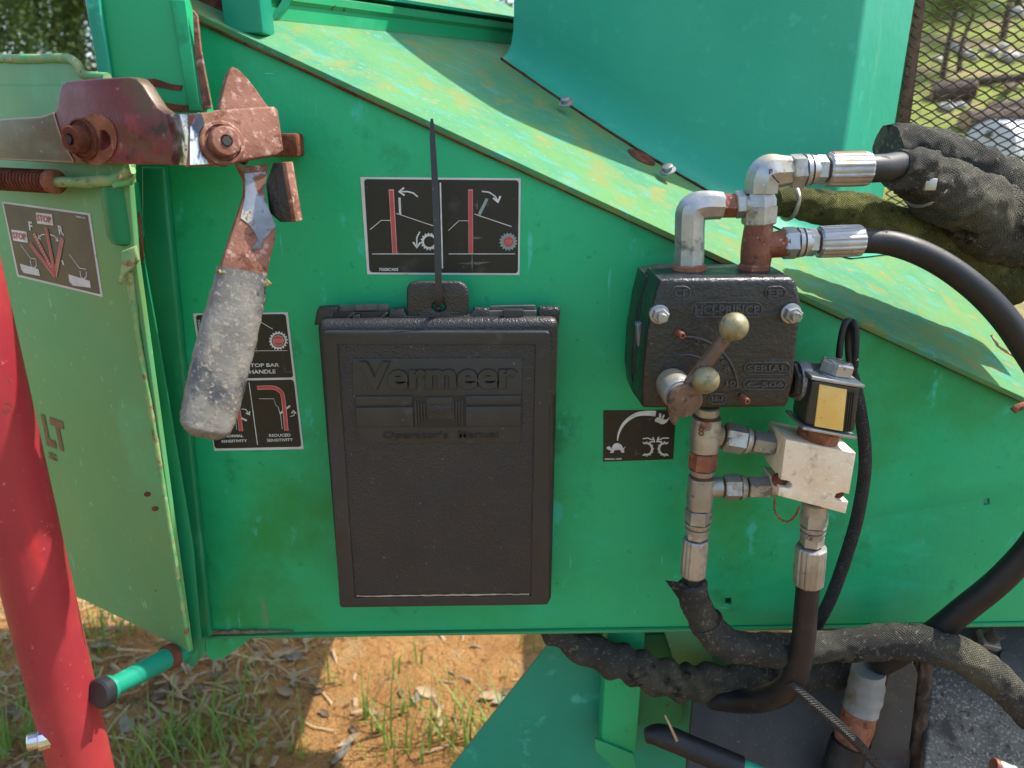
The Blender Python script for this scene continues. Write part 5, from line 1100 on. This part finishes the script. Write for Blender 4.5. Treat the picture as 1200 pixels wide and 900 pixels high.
# ================================================================== BACKGROUND
def tree_meshes(seed, h, r, leaves, size, clump):
    rr = random.Random(seed); bm = bmesh.new()
    pts = [V((0, 0, -.1)), V((rr.uniform(-.1, .1), rr.uniform(-.1, .1), h * .3)), V((rr.uniform(-.2, .2), rr.uniform(-.2, .2), h * .62)), V((rr.uniform(-.3, .3), rr.uniform(-.3, .3), h * .95))]
    parts = [(pts, [.05 * h ** .7, .036 * h ** .7, .022 * h ** .7, .006])]
    ends = []
    for k in range(13):
        t = rr.uniform(.22, .9); base = pts[1].lerp(pts[3], t); a = rr.uniform(0, 6.28); L = r * rr.uniform(.6, 1.05) * (1.15 - t * .55)
        tip = base + V((math.cos(a) * L, math.sin(a) * L, L * rr.uniform(.05, .6))); mid = base.lerp(tip, .5) + V((0, 0, -.04 * L)); parts.append(([base, mid, tip], [.016 * h ** .7, .010 * h ** .7, .003])); ends += [tip, mid, base.lerp(tip, .75)]
    me = None; V_, F_ = [], []
    for p, rd in parts:
        m = tube_mesh(p, rd, 8, 3); k = len(V_); V_ += [tuple(v.co) for v in m.vertices]; F_ += [[k + i for i in f.vertices] for f in m.polygons]; bpy.data.meshes.remove(m)
    tm = bpy.data.meshes.new('trunk'); tm.from_pydata(V_, [], F_); tm.update()
    vs, fs = [], []
    for _ in range(leaves):
        c = rr.choice(ends) + V((rr.gauss(0, clump), rr.gauss(0, clump), rr.gauss(0, clump * .7)))
        d = V((rr.uniform(-1, 1), rr.uniform(-1, 1), rr.uniform(-1, .6))).normalized(); s = d.cross(V((rr.uniform(-1, 1), rr.uniform(-1, 1), rr.uniform(-1, 1)))).normalized(); z = size * rr.uniform(.6, 1.4); k = len(vs)
        vs += [tuple(c), tuple(c + d * z * .5 + s * z * .3), tuple(c + d * z), tuple(c + d * z * .5 - s * z * .3)]; fs.append((k, k + 1, k + 2, k + 3))
    cm = bpy.data.meshes.new('crown'); cm.from_pydata(vs, [], fs); cm.update(); return tm, cm
TM = [tree_meshes(1, 6.5, 2.4, 9000, .12, .6), tree_meshes(2, 5.2, 2.0, 8000, .11, .55), tree_meshes(3, 7.5, 2.2, 8000, .12, .55)]
for t, c in TM: t.materials.append(M['bark'])
crowns = {}
def tree(x, y, k, f, s, label, group):
    o = thing('tree', label, 'tree', (x, y, gz(x, y)), group); o.scale = (s, s, s); o.rotation_euler[2] = rnd.uniform(0, 6.28)
    if (k, f) not in crowns:
        m = TM[k][1].copy(); m.materials.append(M['fol'][f]); crowns[(k, f)] = m
    for nm, me in (('trunk', TM[k][0]), ('crown', crowns[(k, f)])):
        c = bpy.data.objects.new(nm, me); C.objects.link(c); c.parent = o
TL = ['leafy mid green tree standing beyond the hopper tray', 'bright yellow green tree standing beyond the hopper tray', 'dark leafed tree standing beyond the hopper tray']
for x, y, k, f, s in [(-5.2, 6.0, 0, 1, .8), (-6.6, 8.0, 1, 0, 1), (-8.6, 9.5, 2, 2, 1), (-4.2, 9.0, 1, 2, 1.0), (-7.0, 12, 0, 0, 1.1), (-10.5, 13.5, 2, 1, 1.1), (-13, 15, 0, 2, 1.2), (-5, 15, 2, 0, 1.2), (-9, 18, 1, 2, 1.4), (-15, 20, 2, 0, 1.3), (-2, 14, 0, 0, 1.1)]:
    tree(x, y, k, f, s, TL[f], 'trees beyond the hopper')
for x, y, k, f, sc in [(-5.3, 6.6, 0, 2, .42), (-6.6, 8.4, 1, 0, .5), (-6.2, 10.2, 0, 2, .6)]:
    tree(x, y, k, f, sc, 'low bushy young tree growing in front of the tall trees', 'young trees beyond the hopper')
TR = 'slender tree on the grassy bank behind the mesh screen'
for px, py, k, f, sc in [(1104, 92, 2, 1, .22), (1124, 84, 1, 0, .26), (1175, 46, 2, 2, .3), (1100, 20, 0, 0, .4), (1150, 8, 2, 1, .45), (1192, 10, 1, 0, .45)]:
    d = ray(px, py).normalized(); t = 2.0
    while t < 60 and (CAM + d * t).z > gz((CAM + d * t).x, (CAM + d * t).y): t += .05
    p = CAM + d * t; tree(p.x, p.y, k, f, sc, TR, 'trees on the bank behind the mesh')
# logs, stones and pale drum lying on the bank
def log(x, y, L, r, az, label):
    t = thing('log', label, 'log', (x, y, gz(x, y))); d = V((math.cos(az), math.sin(az), .08)); c = V((x, y, gz(x, y) + r * .8))
    tube('bark', [c - d * L / 2, c, c + d * L / 2], [r, r * .96, r * .9], M['bark'], t, 18, 5, wob(x, .08, 3))
    for s in (-1, 1): lathe('cut_end', c + d * (s * (L / 2 - .005)), d * s, [(0, r * .86), (.012, r * .86), (.014, r * .8)], M['cutwood'], t, 18)
def GR(px, py):
    """where the line of sight through a photo pixel meets the terrain"""
    d = ray(px, py).normalized(); t = 2.0
    while t < 60:
        p = CAM + d * t
        if p.z <= gz(p.x, p.y): return p
        t += .03
    return p
for px, py, L, r, az, lab in [(1172, 150, 1.0, .13, .15, 'thick brown log lying at the foot of the bank'), (1190, 128, 1.1, .07, .5, 'thin brown log lying askew on the bank'), (1115, 118, .5, .13, -.3, 'short fat log with pale cut end on the bank'),
        (1190, 178, 1.2, .06, 1.2, 'thin grey brown branch resting near the pale drum'), (1150, 100, 1.3, .06, -.2, 'long slim log half sunk in bank grass'), (1185, 105, 1.0, .05, .9, 'slanting brown branch high on the grassy bank')]:
    p = GR(px, py); log(p.x, p.y, L, r, az, lab)
for px, py, r in [(1128, 66, .11), (1140, 70, .08), (1163, 66, .10), (1181, 72, .13), (1195, 70, .10), (1118, 58, .08), (1152, 60, .07), (1108, 130, .10), (1125, 126, .07), (1098, 72, .07), (1175, 58, .08), (1190, 20, .15), (1160, 12, .12), (1120, 22, .14)]:
    p = GR(px, py); x, y = p.x, p.y
    s = link('stone', ball_mesh((x, y, gz(x, y) + r * .3), r, 3, lambda c: (1 + .35 * noise.noise(c * 1.6 + V((x, y, 0)))) * (1 - .25 * abs(c.z))), M['stone'], None, 50)
    tag(s, 'pale weathered stone lying in the grass of the bank', 'stone', 'stones on the grassy bank')
dr = thing('tarp_roll', 'pale grey plastic drum lying beside the logs behind the mesh', 'drum', GR(1172, 205))
dc = GR(1172, 205); dd = V((.9, .5, .0)).normalized(); dc = dc + V((.1, .1, gz(dc.x, dc.y) - dc.z + .25))
lathe('drum_body', dc - dd * .42, dd, [(0, .26), (.01, .29), (.05, .29), (.06, .30), (.07, .29), (.28, .29), (.29, .305), (.31, .305), (.32, .29), (.55, .29), (.56, .305), (.58, .305), (.59, .29), (.80, .29), (.83, .28), (.84, .26)], M['paleplastic'], dr, 40)
lathe('bung', dc - dd * .425 + V((.0, 0, .16)), -dd, [(0, .035), (.012, .035), (.014, .03)], M['plastic_grey'], dr, 16)
dr.name = 'plastic_drum'
